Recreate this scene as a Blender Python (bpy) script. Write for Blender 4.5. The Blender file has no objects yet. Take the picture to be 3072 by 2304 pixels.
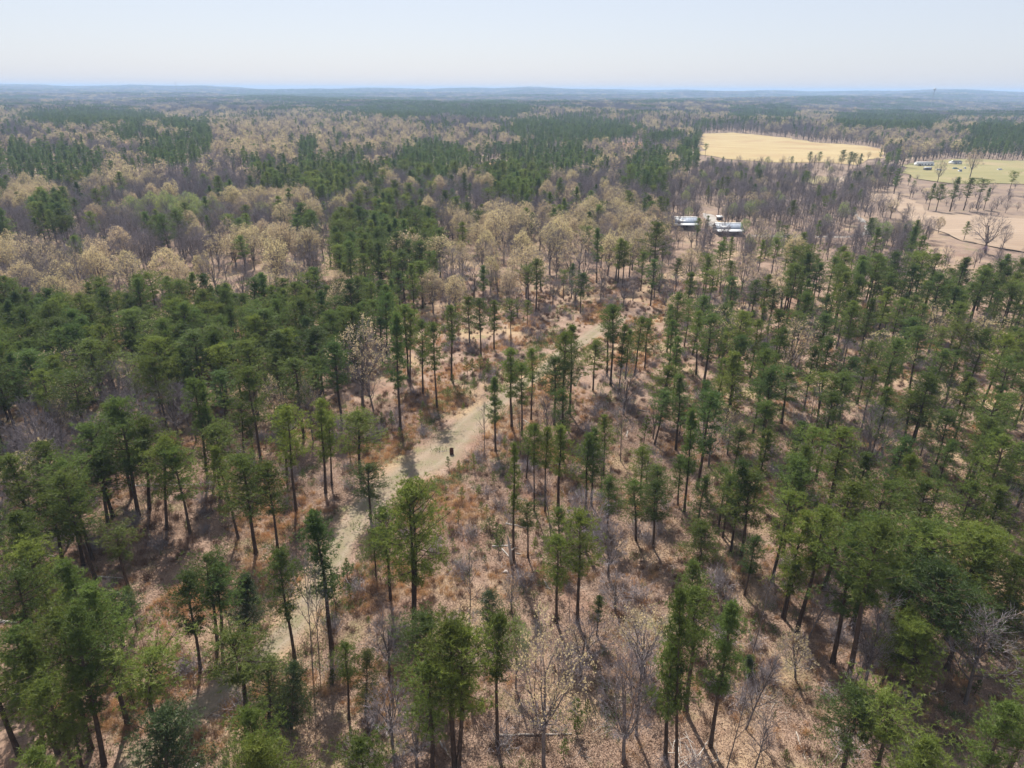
import bpy, math, random
import numpy as np
from mathutils import Vector, Matrix, Euler
from mathutils.geometry import delaunay_2d_cdt

SC = bpy.context.scene
COL = SC.collection
R_ = math.radians
random.seed(7)
RNG = np.random.default_rng(7)

# ------------------------------------------------------------------ camera
IMW, IMH, FPX = 3072.0, 2304.0, 2000.0
CAM_H, PITCH, ROLL = 60.0, 23.85, 0.33
cam_d = bpy.data.cameras.new('camera')
cam = bpy.data.objects.new('camera', cam_d)
COL.objects.link(cam)
cam_d.sensor_width = 36.0
cam_d.lens = 36.0 * FPX / IMW
cam_d.clip_start, cam_d.clip_end = 0.5, 60000.0
CAM_M = Matrix.Rotation(R_(90 - PITCH), 3, 'X') @ Matrix.Rotation(R_(ROLL), 3, 'Z')
cam.matrix_world = Matrix.Translation((0, 0, CAM_H)) @ CAM_M.to_4x4()
SC.camera = cam

# ------------------------------------------------------------------ sky, sun, exposure
SUN_EL, SUN_AZ = 52.0, -13.0           # degrees; azimuth from +Y towards +X
world = bpy.data.worlds.new('World')
SC.world = world
world.use_nodes = True
wn = world.node_tree.nodes
wl = world.node_tree.links
bg = wn['Background']
sky = wn.new('ShaderNodeTexSky')
sky.sky_type = 'NISHITA'
sky.sun_disc = False
sky.sun_elevation = R_(SUN_EL)
sky.sun_rotation = R_(SUN_AZ)
sky.altitude = 200.0
sky.air_density = 1.0
sky.dust_density = 1.0
sky.ozone_density = 1.0
veil = wn.new('ShaderNodeMix')          # thin high cloud veil, the same all over the sky
veil.data_type = 'RGBA'
veil.inputs['Factor'].default_value = 0.64
veil.inputs[7].default_value = (6.6, 6.9, 8.1, 1)
wl.new(sky.outputs[0], veil.inputs[6])
wl.new(veil.outputs[2], bg.inputs[0])
bg.inputs[1].default_value = 0.064
sun_d = bpy.data.lights.new('sun', 'SUN')
sun_d.energy = 5.0
sun_d.angle = R_(0.5)
sun_d.color = (1.0, 0.95, 0.87)
sun = bpy.data.objects.new('sun', sun_d)
COL.objects.link(sun)
_sd = Vector((math.sin(R_(SUN_AZ)) * math.cos(R_(SUN_EL)), math.cos(R_(SUN_AZ)) * math.cos(R_(SUN_EL)), math.sin(R_(SUN_EL))))
sun.rotation_euler = _sd.to_track_quat('Z', 'Y').to_euler()
sun.location = (0, 0, 120)
SC.view_settings.view_transform = 'Standard'
SC.view_settings.look = 'None'
SC.view_settings.exposure = 0.85
SC.view_settings.gamma = 1.0
SC.view_settings.use_curve_mapping = False
SC.render.engine = 'CYCLES'
cy = SC.cycles
cy.max_bounces = 4
cy.diffuse_bounces = 2
cy.glossy_bounces = 1
cy.transmission_bounces = 2
cy.transparent_max_bounces = 4
cy.volume_bounces = 0
cy.use_denoising = True
try:
    cy.denoiser = 'OPENIMAGEDENOISE'; cy.denoising_input_passes = 'RGB_ALBEDO_NORMAL'; cy.denoising_prefilter = 'ACCURATE'
except Exception: pass
cy.caustics_reflective = False
cy.caustics_refractive = False
cy.sample_clamp_indirect = 4.0

# ------------------------------------------------------------------ terrain height and pixel <-> place
def sstep(a, b, x):
    t = np.clip((x - a) / (b - a), 0, 1)
    return t * t * (3 - 2 * t)

def gz(x, y):
    x = np.asarray(x, float); y = np.asarray(y, float)
    r = np.hypot(x, y)
    az = np.arctan2(x, y)
    w = sstep(260, 900, r)
    z = 0.22 * np.sin(x / 7.3 + 0.6) * np.cos(y / 9.1) + 0.14 * np.sin(x / 3.7 + y / 5.2)
    z = z * (1 - w)
    z = z + w * (3.6 * np.sin(x / 210 + 1.0) * np.cos(y / 260) + 2.4 * np.sin(x / 97 + y / 130))
    w2 = sstep(1400, 3000, r)
    z = z + w2 * (10 * np.sin(x / 610 + 2) * np.cos(y / 480 + 1) + 7 * np.sin(x / 330 - y / 410))
    w3 = sstep(5200, 9800, r)
    z = z + w3 * (44 + 12 * np.sin(az * 11 + 1.2) + 9 * np.sin(az * 27 + 0.4) + 5 * np.sin(az * 61))
    return z

CM = np.array(CAM_M)
def pxdir(px, py):
    v = CM @ np.array([(px - IMW / 2) / FPX, -(py - IMH / 2) / FPX, -1.0])
    return v
def ground(px, py, h=0.0):
    """place on the ground (raised by h) that a pixel of the photograph looks at"""
    d = pxdir(px, py)
    if d[2] > -1e-3: d[2] = -1e-3
    t = (CAM_H - h) / -d[2]
    for _ in range(6):
        z = float(gz(d[0] * t, d[1] * t)) + h
        t += ((CAM_H + d[2] * t) - z) / -d[2] * 0.9
    return np.array([d[0] * t, d[1] * t, CAM_H + d[2] * t - h])
def project(P):
    q = CM.T @ (np.asarray(P, float) - np.array([0, 0, CAM_H]))
    if q[2] > -0.5: return (-9999.0, 9999.0)
    return (IMW / 2 + FPX * q[0] / -q[2], IMH / 2 - FPX * q[1] / -q[2])
def project_np(P):
    q = (P - np.array([0, 0, CAM_H])) @ CM
    zc = np.minimum(q[:, 2], -0.5)
    return IMW / 2 + FPX * q[:, 0] / -zc, IMH / 2 - FPX * q[:, 1] / -zc
def inpoly(x, y, poly):
    c = False; n = len(poly); j = n - 1
    for i in range(n):
        xi, yi = poly[i]; xj, yj = poly[j]
        if (yi > y) != (yj > y) and x < (xj - xi) * (y - yi) / (yj - yi) + xi: c = not c
        j = i
    return c
ORG = {1: (0, 200), 2: (1024, 200), 3: (2048, 200), 4: (0, 900), 5: (1024, 900), 6: (2048, 900), 7: (0, 1536), 8: (1024, 1536), 9: (2048, 1536)}
def Z(r, x, y): return (ORG[r][0] + x / 2.16, ORG[r][1] + y / 2.16)

# ------------------------------------------------------------------ materials
def mat(name):
    m = bpy.data.materials.new(name); m.use_nodes = True
    nt = m.node_tree
    return m, nt, nt.nodes, nt.links, nt.nodes['Principled BSDF']
def rgb(c): return (c[0], c[1], c[2], 1)
def mixn(N, L, a, b, fac, blend='MIX'):
    n = N.new('ShaderNodeMix'); n.data_type = 'RGBA'; n.blend_type = blend
    for s, v in ((6, a), (7, b)):
        if hasattr(v, 'is_linked') or hasattr(v, 'links'): L.new(v, n.inputs[s])
        else: n.inputs[s].default_value = rgb(v)
    if hasattr(fac, 'links'): L.new(fac, n.inputs['Factor'])
    else: n.inputs['Factor'].default_value = fac
    return n.outputs[2]
def noise(N, L, vec, scale, detail=3.0, rough=0.55):
    n = N.new('ShaderNodeTexNoise'); n.inputs['Scale'].default_value = scale
    n.inputs['Detail'].default_value = detail; n.inputs['Roughness'].default_value = rough
    if vec is not None: L.new(vec, n.inputs['Vector'])
    return n.outputs[0]
def ramp(N, L, fac, lo, hi):
    n = N.new('ShaderNodeMapRange'); n.inputs[1].default_value = lo; n.inputs[2].default_value = hi
    n.clamp = True
    L.new(fac, n.inputs[0]); return n.outputs[0]

def mulc(N, L, a, k):
    n = N.new('ShaderNodeMath'); n.operation = 'MULTIPLY'; L.new(a, n.inputs[0]); n.inputs[1].default_value = k; return n.outputs[0]
def leaf_mat(name, cols, transl=0.35, rough=0.5, spec=0.3, hue=0.02, val=0.35):
    m, nt, N, L, P = mat(name)
    oi = N.new('ShaderNodeObjectInfo')
    tc = N.new('ShaderNodeTexCoord')
    f1 = noise(N, L, tc.outputs['Object'], 0.9, 2.0)
    c = mixn(N, L, cols[0], cols[1], ramp(N, L, f1, 0.35, 0.65))
    c = mixn(N, L, c, cols[2], oi.outputs['Random'])
    wn_ = N.new('ShaderNodeTexWhiteNoise'); wn_.noise_dimensions = '1D'
    L.new(oi.outputs['Random'], wn_.inputs['W'])
    hs = N.new('ShaderNodeHueSaturation')
    mr = N.new('ShaderNodeMapRange'); mr.inputs[3].default_value = 1 - val; mr.inputs[4].default_value = 1 + val
    L.new(wn_.outputs[0], mr.inputs[0]); L.new(mr.outputs[0], hs.inputs['Value'])
    L.new(c, hs.inputs['Color'])
    L.new(hs.outputs[0], P.inputs['Base Color'])
    P.inputs['Roughness'].default_value = rough
    P.inputs['Specular IOR Level'].default_value = spec
    tr = N.new('ShaderNodeBsdfTranslucent'); L.new(hs.outputs[0], tr.inputs[0])
    mx = N.new('ShaderNodeMixShader'); mx.inputs[0].default_value = transl
    L.new(P.outputs[0], mx.inputs[1]); L.new(tr.outputs[0], mx.inputs[2])
    L.new(mx.outputs[0], N['Material Output'].inputs[0])
    return m
def plain_mat(name, c1, c2, scale=4.0, rough=0.8, spec=0.2, metal=0.0, rand=0.0, bump=0.0):
    m, nt, N, L, P = mat(name)
    tc = N.new('ShaderNodeTexCoord')
    f = noise(N, L, tc.outputs['Object'], scale, 4.0)
    c = mixn(N, L, c1, c2, ramp(N, L, f, 0.3, 0.7))
    if rand:
        oi = N.new('ShaderNodeObjectInfo')
        mr = N.new('ShaderNodeMapRange'); mr.inputs[3].default_value = 1 - rand; mr.inputs[4].default_value = 1 + rand
        L.new(oi.outputs['Random'], mr.inputs[0])
        hs = N.new('ShaderNodeHueSaturation'); L.new(mr.outputs[0], hs.inputs['Value']); L.new(c, hs.inputs['Color']); c = hs.outputs[0]
    L.new(c, P.inputs['Base Color'])
    P.inputs['Roughness'].default_value = rough; P.inputs['Metallic'].default_value = metal
    P.inputs['Specular IOR Level'].default_value = spec
    if bump:
        b = N.new('ShaderNodeBump'); b.inputs['Strength'].default_value = bump; b.inputs['Distance'].default_value = 0.03
        L.new(f, b.inputs['Height']); L.new(b.outputs[0], P.inputs['Normal'])
    return m

M = {}
M['needle'] = leaf_mat('pine_needles', ((0.130, 0.163, 0.026), (0.175, 0.207, 0.036), (0.100, 0.146, 0.032)), 0.52, 0.5, 0.25)
M['needle_blue'] = leaf_mat('pine_needles_deep', ((0.068, 0.118, 0.031), (0.096, 0.150, 0.036), (0.112, 0.150, 0.030)), 0.5, 0.5, 0.25)
M['needle_olive'] = leaf_mat('cedar_scales_olive', ((0.105, 0.125, 0.030), (0.125, 0.135, 0.038), (0.085, 0.115, 0.030)), 0.3, 0.5, 0.2)
M['needle_dark'] = leaf_mat('cedar_scales_dark', ((0.046, 0.068, 0.024), (0.060, 0.084, 0.028), (0.052, 0.078, 0.024)), 0.3, 0.5, 0.2, val=0.15)
M['gold'] = leaf_mat('budding_leaves', ((0.57, 0.465, 0.24), (0.61, 0.525, 0.28), (0.52, 0.40, 0.25)), 0.43, 0.6, 0.1, val=0.16)
M['lime'] = leaf_mat('new_green_leaves', ((0.30, 0.34, 0.10), (0.36, 0.38, 0.13), (0.24, 0.32, 0.09)), 0.45, 0.6, 0.1, val=0.15)
M['redbud'] = leaf_mat('redbud_blossom', ((0.34, 0.20, 0.34), (0.40, 0.24, 0.40), (0.30, 0.18, 0.32)), 0.3, 0.6, 0.1, val=0.1)
M['bark'] = plain_mat('pine_bark', (0.050, 0.036, 0.028), (0.105, 0.070, 0.050), 3.0, 0.9, 0.1, rand=0.2)
M['twig'] = plain_mat('grey_twigs', (0.25, 0.222, 0.226), (0.365, 0.322, 0.328), 0.8, 0.9, 0.1, rand=0.22)
M['hbark'] = plain_mat('hardwood_bark', (0.11, 0.09, 0.08), (0.20, 0.165, 0.15), 2.0, 0.9, 0.1, rand=0.15)
M['deadwood'] = plain_mat('weathered_wood', (0.33, 0.295, 0.26), (0.47, 0.43, 0.39), 2.0, 0.85, 0.15, rand=0.15, bump=0.3)
M['logwood'] = plain_mat('fallen_trunk_bark', (0.22, 0.18, 0.15), (0.42, 0.37, 0.32), 2.0, 0.9, 0.1, rand=0.2, bump=0.3)
M['brush'] = plain_mat('dry_brush', (0.16, 0.095, 0.066), (0.29, 0.195, 0.14), 0.7, 0.9, 0.05, rand=0.3)
M['straw'] = leaf_mat('dry_grass', ((0.50, 0.31, 0.15), (0.58, 0.42, 0.24), (0.46, 0.24, 0.11)), 0.3, 0.7, 0.1, val=0.2)
M['weed'] = leaf_mat('green_weeds', ((0.16, 0.19, 0.065), (0.22, 0.24, 0.09), (0.11, 0.16, 0.05)), 0.35, 0.6, 0.1, val=0.25)
M['litter'] = leaf_mat('dead_leaves', ((0.31, 0.21, 0.15), (0.38, 0.285, 0.215), (0.25, 0.155, 0.11)), 0.12, 0.7, 0.15, val=0.3)

def ground_mat(name, path=False):
    m, nt, N, L, P = mat(name)
    g = N.new('ShaderNodeNewGeometry'); pos = g.outputs['Position']
    big = noise(N, L, pos, 0.055, 3.0)
    mid = noise(N, L, pos, 0.35, 4.0)
    fin = noise(N, L, pos, 2.6, 5.0, 0.7)
    vf = noise(N, L, pos, 13.0, 3.0, 0.7)
    c = mixn(N, L, (0.205, 0.136, 0.098), (0.298, 0.210, 0.158), ramp(N, L, mid, 0.35, 0.65))
    c = mixn(N, L, c, (0.335, 0.240, 0.150), ramp(N, L, big, 0.50, 0.62))
    big2 = noise(N, L, pos, 0.085, 4.0, 0.6)
    c = mixn(N, L, c, (0.21, 0.122, 0.086), ramp(N, L, big2, 0.55, 0.70))
    sc_ = N.new('ShaderNodeVectorMath'); sc_.operation = 'ADD'; L.new(pos, sc_.inputs[0]); sc_.inputs[1].default_value = (137, 51, 9)
    grn = noise(N, L, sc_.outputs[0], 0.12, 4.0, 0.6)
    c = mixn(N, L, c, (0.165, 0.165, 0.070), ramp(N, L, grn, 0.58, 0.72))
    c = mixn(N, L, c, (0.105, 0.066, 0.048), ramp(N, L, fin, 0.54, 0.72))
    c = mixn(N, L, c, (0.38, 0.285, 0.22), ramp(N, L, vf, 0.62, 0.76))
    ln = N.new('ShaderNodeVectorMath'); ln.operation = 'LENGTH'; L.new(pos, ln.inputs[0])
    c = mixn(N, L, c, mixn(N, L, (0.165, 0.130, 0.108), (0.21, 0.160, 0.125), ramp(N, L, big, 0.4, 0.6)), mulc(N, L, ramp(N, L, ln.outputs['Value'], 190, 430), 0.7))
    farn = noise(N, L, pos, 0.0022, 4.0)
    fc = mixn(N, L, (0.085, 0.10, 0.065), (0.20, 0.165, 0.135), ramp(N, L, farn, 0.4, 0.6))
    c = mixn(N, L, c, fc, ramp(N, L, ln.outputs['Value'], 1200, 3000))
    if path:
        at = N.new('ShaderNodeAttribute'); at.attribute_name = 'edge'
        pn = noise(N, L, pos, 0.4, 4.0)
        pf = noise(N, L, pos, 3.0, 4.0, 0.7)
        pc = mixn(N, L, (0.225, 0.180, 0.128), (0.188, 0.170, 0.102), ramp(N, L, pn, 0.42, 0.62))
        pc = mixn(N, L, pc, (0.20, 0.145, 0.10), ramp(N, L, pf, 0.52, 0.75))
        cr_ = N.new('ShaderNodeAttribute'); cr_.attribute_name = 'rut'
        rf = N.new('ShaderNodeMath'); rf.operation = 'MULTIPLY'; L.new(cr_.outputs['Fac'], rf.inputs[0]); L.new(ramp(N, L, pf, 0.3, 0.6), rf.inputs[1])
        pc = mixn(N, L, pc, (0.275, 0.225, 0.168), rf.outputs[0])
        ad = N.new('ShaderNodeMath'); ad.operation = 'MULTIPLY_ADD'
        L.new(mid, ad.inputs[0]); ad.inputs[1].default_value = 0.9; L.new(at.outputs['Fac'], ad.inputs[2])
        c = mixn(N, L, pc, c, ramp(N, L, ad.outputs[0], 0.52, 1.12))
    L.new(c, P.inputs['Base Color'])
    P.inputs['Roughness'].default_value = 0.95; P.inputs['Specular IOR Level'].default_value = 0.05
    b = N.new('ShaderNodeBump'); b.inputs['Strength'].default_value = 0.8; b.inputs['Distance'].default_value = 0.12
    L.new(fin, b.inputs['Height']); L.new(b.outputs[0], P.inputs['Normal'])
    return m
M['ground'] = ground_mat('leaf_litter_ground')
M['track'] = ground_mat('grassy_track', True)
def field_mat(name, c1, c2, c3, s=0.05):
    m, nt, N, L, P = mat(name)
    g = N.new('ShaderNodeNewGeometry'); pos = g.outputs['Position']
    mp = N.new('ShaderNodeMapping'); L.new(pos, mp.inputs[0]); mp.inputs['Scale'].default_value = (0.35, 1.6, 1); mp.inputs['Rotation'].default_value = (0, 0, 0.3)
    a = noise(N, L, mp.outputs[0], s, 4.0); b_ = noise(N, L, pos, s * 0.5, 3.0); d = noise(N, L, mp.outputs[0], s * 9, 4.0, 0.7)
    c = mixn(N, L, c1, c2, ramp(N, L, a, 0.4, 0.6)); c = mixn(N, L, c, c3, ramp(N, L, b_, 0.52, 0.66))
    c = mixn(N, L, c, tuple(0.6 * v for v in c1), ramp(N, L, d, 0.6, 0.8))
    wv = N.new('ShaderNodeTexWave'); wv.inputs['Scale'].default_value = 0.045; wv.inputs['Distortion'].default_value = 2.5; wv.inputs['Detail'].default_value = 2.0; L.new(mp.outputs[0], wv.inputs['Vector']); wv.bands_direction = 'Y'
    c = mixn(N, L, c, tuple(0.72 * v for v in c2), mulc(N, L, wv.outputs[1], 0.45))
    L.new(c, P.inputs['Base Color']); P.inputs['Roughness'].default_value = 0.95; P.inputs['Specular IOR Level'].default_value = 0.05
    return m

# ------------------------------------------------------------------ object helpers
def new_obj(name, mesh, parent=None):
    o = bpy.data.objects.new(name, mesh); COL.objects.link(o)
    if parent is not None: o.parent = parent
    return o
def tag(o, label=None, cat=None, group=None, kind=None):
    if label: o['label'] = label
    if cat: o['category'] = cat
    if group: o['group'] = group
    if kind: o['kind'] = kind
    return o
def empty(name, loc=(0, 0, 0), rz=0.0):
    o = bpy.data.objects.new(name, None); COL.objects.link(o)
    o.location = loc; o.rotation_euler = (0, 0, rz); o.empty_display_size = 0.3
    return o

class MB:
    """collects geometry as numpy blocks, builds ONE mesh"""
    def __init__(s): s.v = []; s.f = []; s.n = 0; s.mi = []
    def add(s, v, f, mi=0):
        v = np.asarray(v, float).reshape(-1, 3); f = np.asarray(f, int)
        s.v.append(v); s.f.append(f + s.n); s.mi.append(np.full(len(f), mi)); s.n += len(v)
    def tris(s, t, mi=0):
        t = np.asarray(t, float).reshape(-1, 3)
        s.add(t, np.arange(len(t)).reshape(-1, 3), mi)
    def tube(s, pts, rad, n=5, mi=0, cap=False):
        pts = np.asarray(pts, float); rad = np.asarray(rad, float); k = len(pts)
        d = np.gradient(pts, axis=0); d /= np.linalg.norm(d, axis=1)[:, None] + 1e-9
        ref = np.where(np.abs(d[:, 2:3]) < 0.9, np.array([[0, 0, 1.0]]), np.array([[1.0, 0, 0]]))
        if np.abs(d[:, 2]).mean() >= 0.7: ref = np.tile(np.array([[1.0, 0, 0]]), (k, 1))
        u = np.cross(d, ref); u /= np.linalg.norm(u, axis=1)[:, None] + 1e-9
        w = np.cross(d, u)
        a = np.arange(n) * 2 * np.pi / n
        ring = pts[:, None, :] + rad[:, None, None] * (np.cos(a)[None, :, None] * u[:, None, :] + np.sin(a)[None, :, None] * w[:, None, :])
        i = np.arange(k - 1)[:, None] * n + np.arange(n)[None, :]
        j = np.arange(k - 1)[:, None] * n + (np.arange(n)[None, :] + 1) % n
        f = np.stack([i, j, j + n, i + n], -1).reshape(-1, 4)
        tri = np.concatenate([f[:, [0, 1, 2]], f[:, [0, 2, 3]]])
        s.add(ring.reshape(-1, 3), tri, mi)
        if cap:
            for e in (0, k - 1):
                c = np.concatenate([ring[e], pts[e][None]]); 
                s.add(c, np.array([[q, (q + 1) % n, n] for q in range(n)]), mi)
    def box(s, x0, x1, y0, y1, z0, z1, mi=0):
        v = [(x, y, z) for x in (x0, x1) for y in (y0, y1) for z in (z0, z1)]
        q = [(0, 1, 3, 2), (4, 6, 7, 5), (0, 4, 5, 1), (2, 3, 7, 6), (0, 2, 6, 4), (1, 5, 7, 3)]
        s.add(v, [t for a in q for t in ((a[0], a[1], a[2]), (a[0], a[2], a[3]))], mi)
    def prism(s, poly, y0, y1, mi=0):
        """poly in (x,z), extruded along y"""
        n = len(poly)
        v = [(p[0], y0, p[1]) for p in poly] + [(p[0], y1, p[1]) for p in poly]
        f = []
        for i in range(n):
            j = (i + 1) % n; f += [(i, j, n + j), (i, n + j, n + i)]
        for i in range(1, n - 1): f += [(0, i + 1, i), (n, n + i, n + i + 1)]
        s.add(v, f, mi)
    def mesh(s, name, mats, smooth=False):
        me = bpy.data.meshes.new(name)
        V = np.concatenate(s.v); F = np.concatenate(s.f); mi = np.concatenate(s.mi)
        me.vertices.add(len(V)); me.vertices.foreach_set('co', V.astype(np.float32).ravel())
        me.loops.add(F.size); me.loops.foreach_set('vertex_index', F.astype(np.int32).ravel())
        me.polygons.add(len(F)); me.polygons.foreach_set('loop_start', np.arange(0, F.size, 3, dtype=np.int32))
        try: me.polygons.foreach_set('loop_total', np.full(len(F), 3, dtype=np.int32))
        except Exception: pass
        for m in mats: me.materials.append(m)
        me.polygons.foreach_set('material_index', mi.astype(np.int32))
        if smooth: me.polygons.foreach_set('use_smooth', np.ones(len(F), dtype=bool))
        me.update(calc_edges=True); me.validate()
        return me

def unit(v): return v / (np.linalg.norm(v, axis=-1, keepdims=True) + 1e-9)
def tufts(rng, C, tri, ln, wd, up=0.45):
    """needle bunches: `tri` thin blades radiating from each centre"""
    n = len(C)
    c = np.repeat(C, tri, 0)
    d = rng.normal(size=(n * tri, 3)); d[:, 2] += up; d = unit(d)
    s = unit(np.cross(d, rng.normal(size=d.shape)))
    L = ln * rng.uniform(0.65, 1.25, (n * tri, 1))
    w = wd * rng.uniform(0.7, 1.3, (n * tri, 1))
    return np.stack([c - s * w / 2, c + s * w / 2, c + d * L], 1)

# ------------------------------------------------------------------ tree shapes (all built for a height of 18 m)
def pine_meshes(seed, cb=0.45, Rc=2.8, nb=46, per=9, clumps=4, fork=False, bend=0.0, lod=0, shape='round', needle='needle', tag_='', leafy=1.0):
    rng = np.random.default_rng(seed); h = 18.0
    tr = MB(); cr = MB()
    k = 12 if lod == 0 else 5
    tt = np.linspace(0, 1, k)
    ph = rng.uniform(0, 6.28)
    wob = 0.16 if lod == 0 else 0.0
    def trunk_at(t):
        t = np.asarray(t, float)
        bx = bend * np.sin(t * 3.1) * np.cos(ph) + wob * np.sin(t * 7 + ph) * t
        by = bend * np.sin(t * 3.1) * np.sin(ph) + wob * np.cos(t * 6 + ph) * t
        return np.stack([bx - bend * 0, by, t * h * 0.97 - 0.25 * (t == 0)], -1)
    rad = 0.21 * (1 - tt) ** 0.75 + 0.025
    rad[0] *= 1.3
    tr.tube(trunk_at(tt), rad, 7 if lod == 0 else 4)
    if fork:
        off = np.stack([0.9 * np.sin(tt * 1.7), 0.35 * np.sin(tt * 1.5), np.zeros(k)], -1)
        tr.tube(trunk_at(tt) * np.array([1, 1, 0.93]) + off, rad * 0.85, 7)
    nwh = max(6, int(h * (1 - cb) / 1.05))
    for i in range(nb):
        t = (i + rng.uniform(0, 1)) / nb
        if lod == 0: t = min(0.995, (round(t * nwh) + rng.normal(0, 0.13)) / nwh); t = max(t, 0.0)
        zt = cb + (0.985 - cb) * t
        if shape == 'round': prof = (1 - t ** 2.6) ** 0.55 * (0.50 + 0.5 * min(1, t / 0.35))
        elif shape == 'cone': prof = (1 - t) ** 0.75 * (0.75 + 0.25 * min(1, t / 0.15)) + 0.12
        elif shape == 'flat': prof = (0.35 + 0.65 * min(1, t / 0.6)) * (1 - t ** 5) ** 0.5
        else: prof = (1 - t ** 2) ** 0.7 * (0.8 + 0.4 * math.sin(t * 16 + ph))
        Lb = Rc * max(prof, 0.16) * rng.choice((0.45, 0.8, 0.95, 1.1, 1.25)) * rng.uniform(0.85, 1.15)
        if t < 0.2 and rng.random() < 0.35: Lb *= 0.5
        az = i * 2.39996 + rng.uniform(-0.5, 0.5)
        el = R_(-8 + 62 * t + rng.uniform(-12, 12))
        p0 = trunk_at(zt)
        if fork and rng.random() < 0.45:
            p0 = p0 * np.array([1, 1, 0.93]) + np.array([0.9 * math.sin(zt * 1.7), 0.35 * math.sin(zt * 1.5), 0])
        dh = np.array([math.cos(az), math.sin(az), 0.0])
        s = np.linspace(0, 1, 4)
        path = p0 + Lb * (s[:, None] * dh * math.cos(el) + np.array([0, 0, 1.0]) * (s * math.sin(el) + 0.16 * s ** 2)[:, None])
        if lod == 0: tr.tube(path, np.linspace(0.045, 0.012, 4) * (0.6 + 0.25 * Lb), 4)
        elif lod == 1 and i % 2 == 0: tr.tube(path[[0, 3]], np.array([0.05, 0.02]), 3)
        side = np.array([-dh[1], dh[0], 0])
        cs = []
        for q in range(clumps):
            sc = 0.38 + 0.62 * (q + rng.uniform(0.2, 1)) / clumps
            cs.append(p0 + Lb * (sc * dh * math.cos(el) + np.array([0, 0, sc * math.sin(el) + 0.16 * sc ** 2]))
                      + side * rng.normal(0, 0.20 * Lb * sc) + np.array([0, 0, rng.uniform(0.0, 0.25)]))
        cs = np.array(cs)
        n = max(1, int(per * leafy * (0.8 if lod == 0 else 1)))
        cr_sz = np.array([0.33, 0.33, 0.17]) * (0.75 + 0.16 * Lb)
        C = np.repeat(cs, n, 0) + rng.normal(0, 1, (len(cs) * n, 3)) * cr_sz
        if lod == 0: cr.tris(tufts(rng, C, 9, 0.38, 0.052, 0.6))
        elif lod == 1: cr.tris(tufts(rng, C, 5, 0.62, 0.20))
        else: cr.tris(tufts(rng, C, 4, 1.05, 0.50))
    if lod == 0:                                   # dead stubs on the bare trunk
        for q in range(14):
            zt = rng.uniform(0.12, cb + 0.05); az = rng.uniform(0, 6.28); Ls = rng.uniform(0.3, 1.7)
            p0 = trunk_at(zt); d = np.array([math.cos(az), math.sin(az), rng.uniform(-0.2, 0.3)])
            tr.tube(np.stack([p0, p0 + d * Ls]), [0.022, 0.008], 3)
    return tr, cr

def cedar_meshes(seed, shape, Rc):
    return pine_meshes(seed, cb=0.10, Rc=Rc, nb=84, per=11, clumps=4, shape=shape, bend=0.15)

def sapling_meshes(seed):
    """young pine, built for a height of 3 m"""
    rng = np.random.default_rng(seed); h = 3.0
    tr = MB(); cr = MB()
    tr.tube(np.array([[0, 0, -0.1], [0.03, 0, 1.4], [0, 0.02, 2.9]]), [0.04, 0.03, 0.01], 5)
    C = []
    for i in range(22):
        t = (i + rng.uniform()) / 22; az = i * 2.4; Lb = 0.75 * (1 - t) ** 0.8 * rng.uniform(0.6, 1.1) + 0.08
        z = 0.45 + t * 2.5; d = np.array([math.cos(az), math.sin(az), 0.55])
        tr.tube(np.stack([np.array([0, 0, z]), np.array([0, 0, z]) + d * Lb]), [0.014, 0.005], 3)
        for s in (0.45, 0.7, 0.95): C.append(np.array([0, 0, z]) + d * Lb * s)
    cr.tris(tufts(rng, np.array(C), 9, 0.24, 0.045, 0.7))
    return tr, cr

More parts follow.
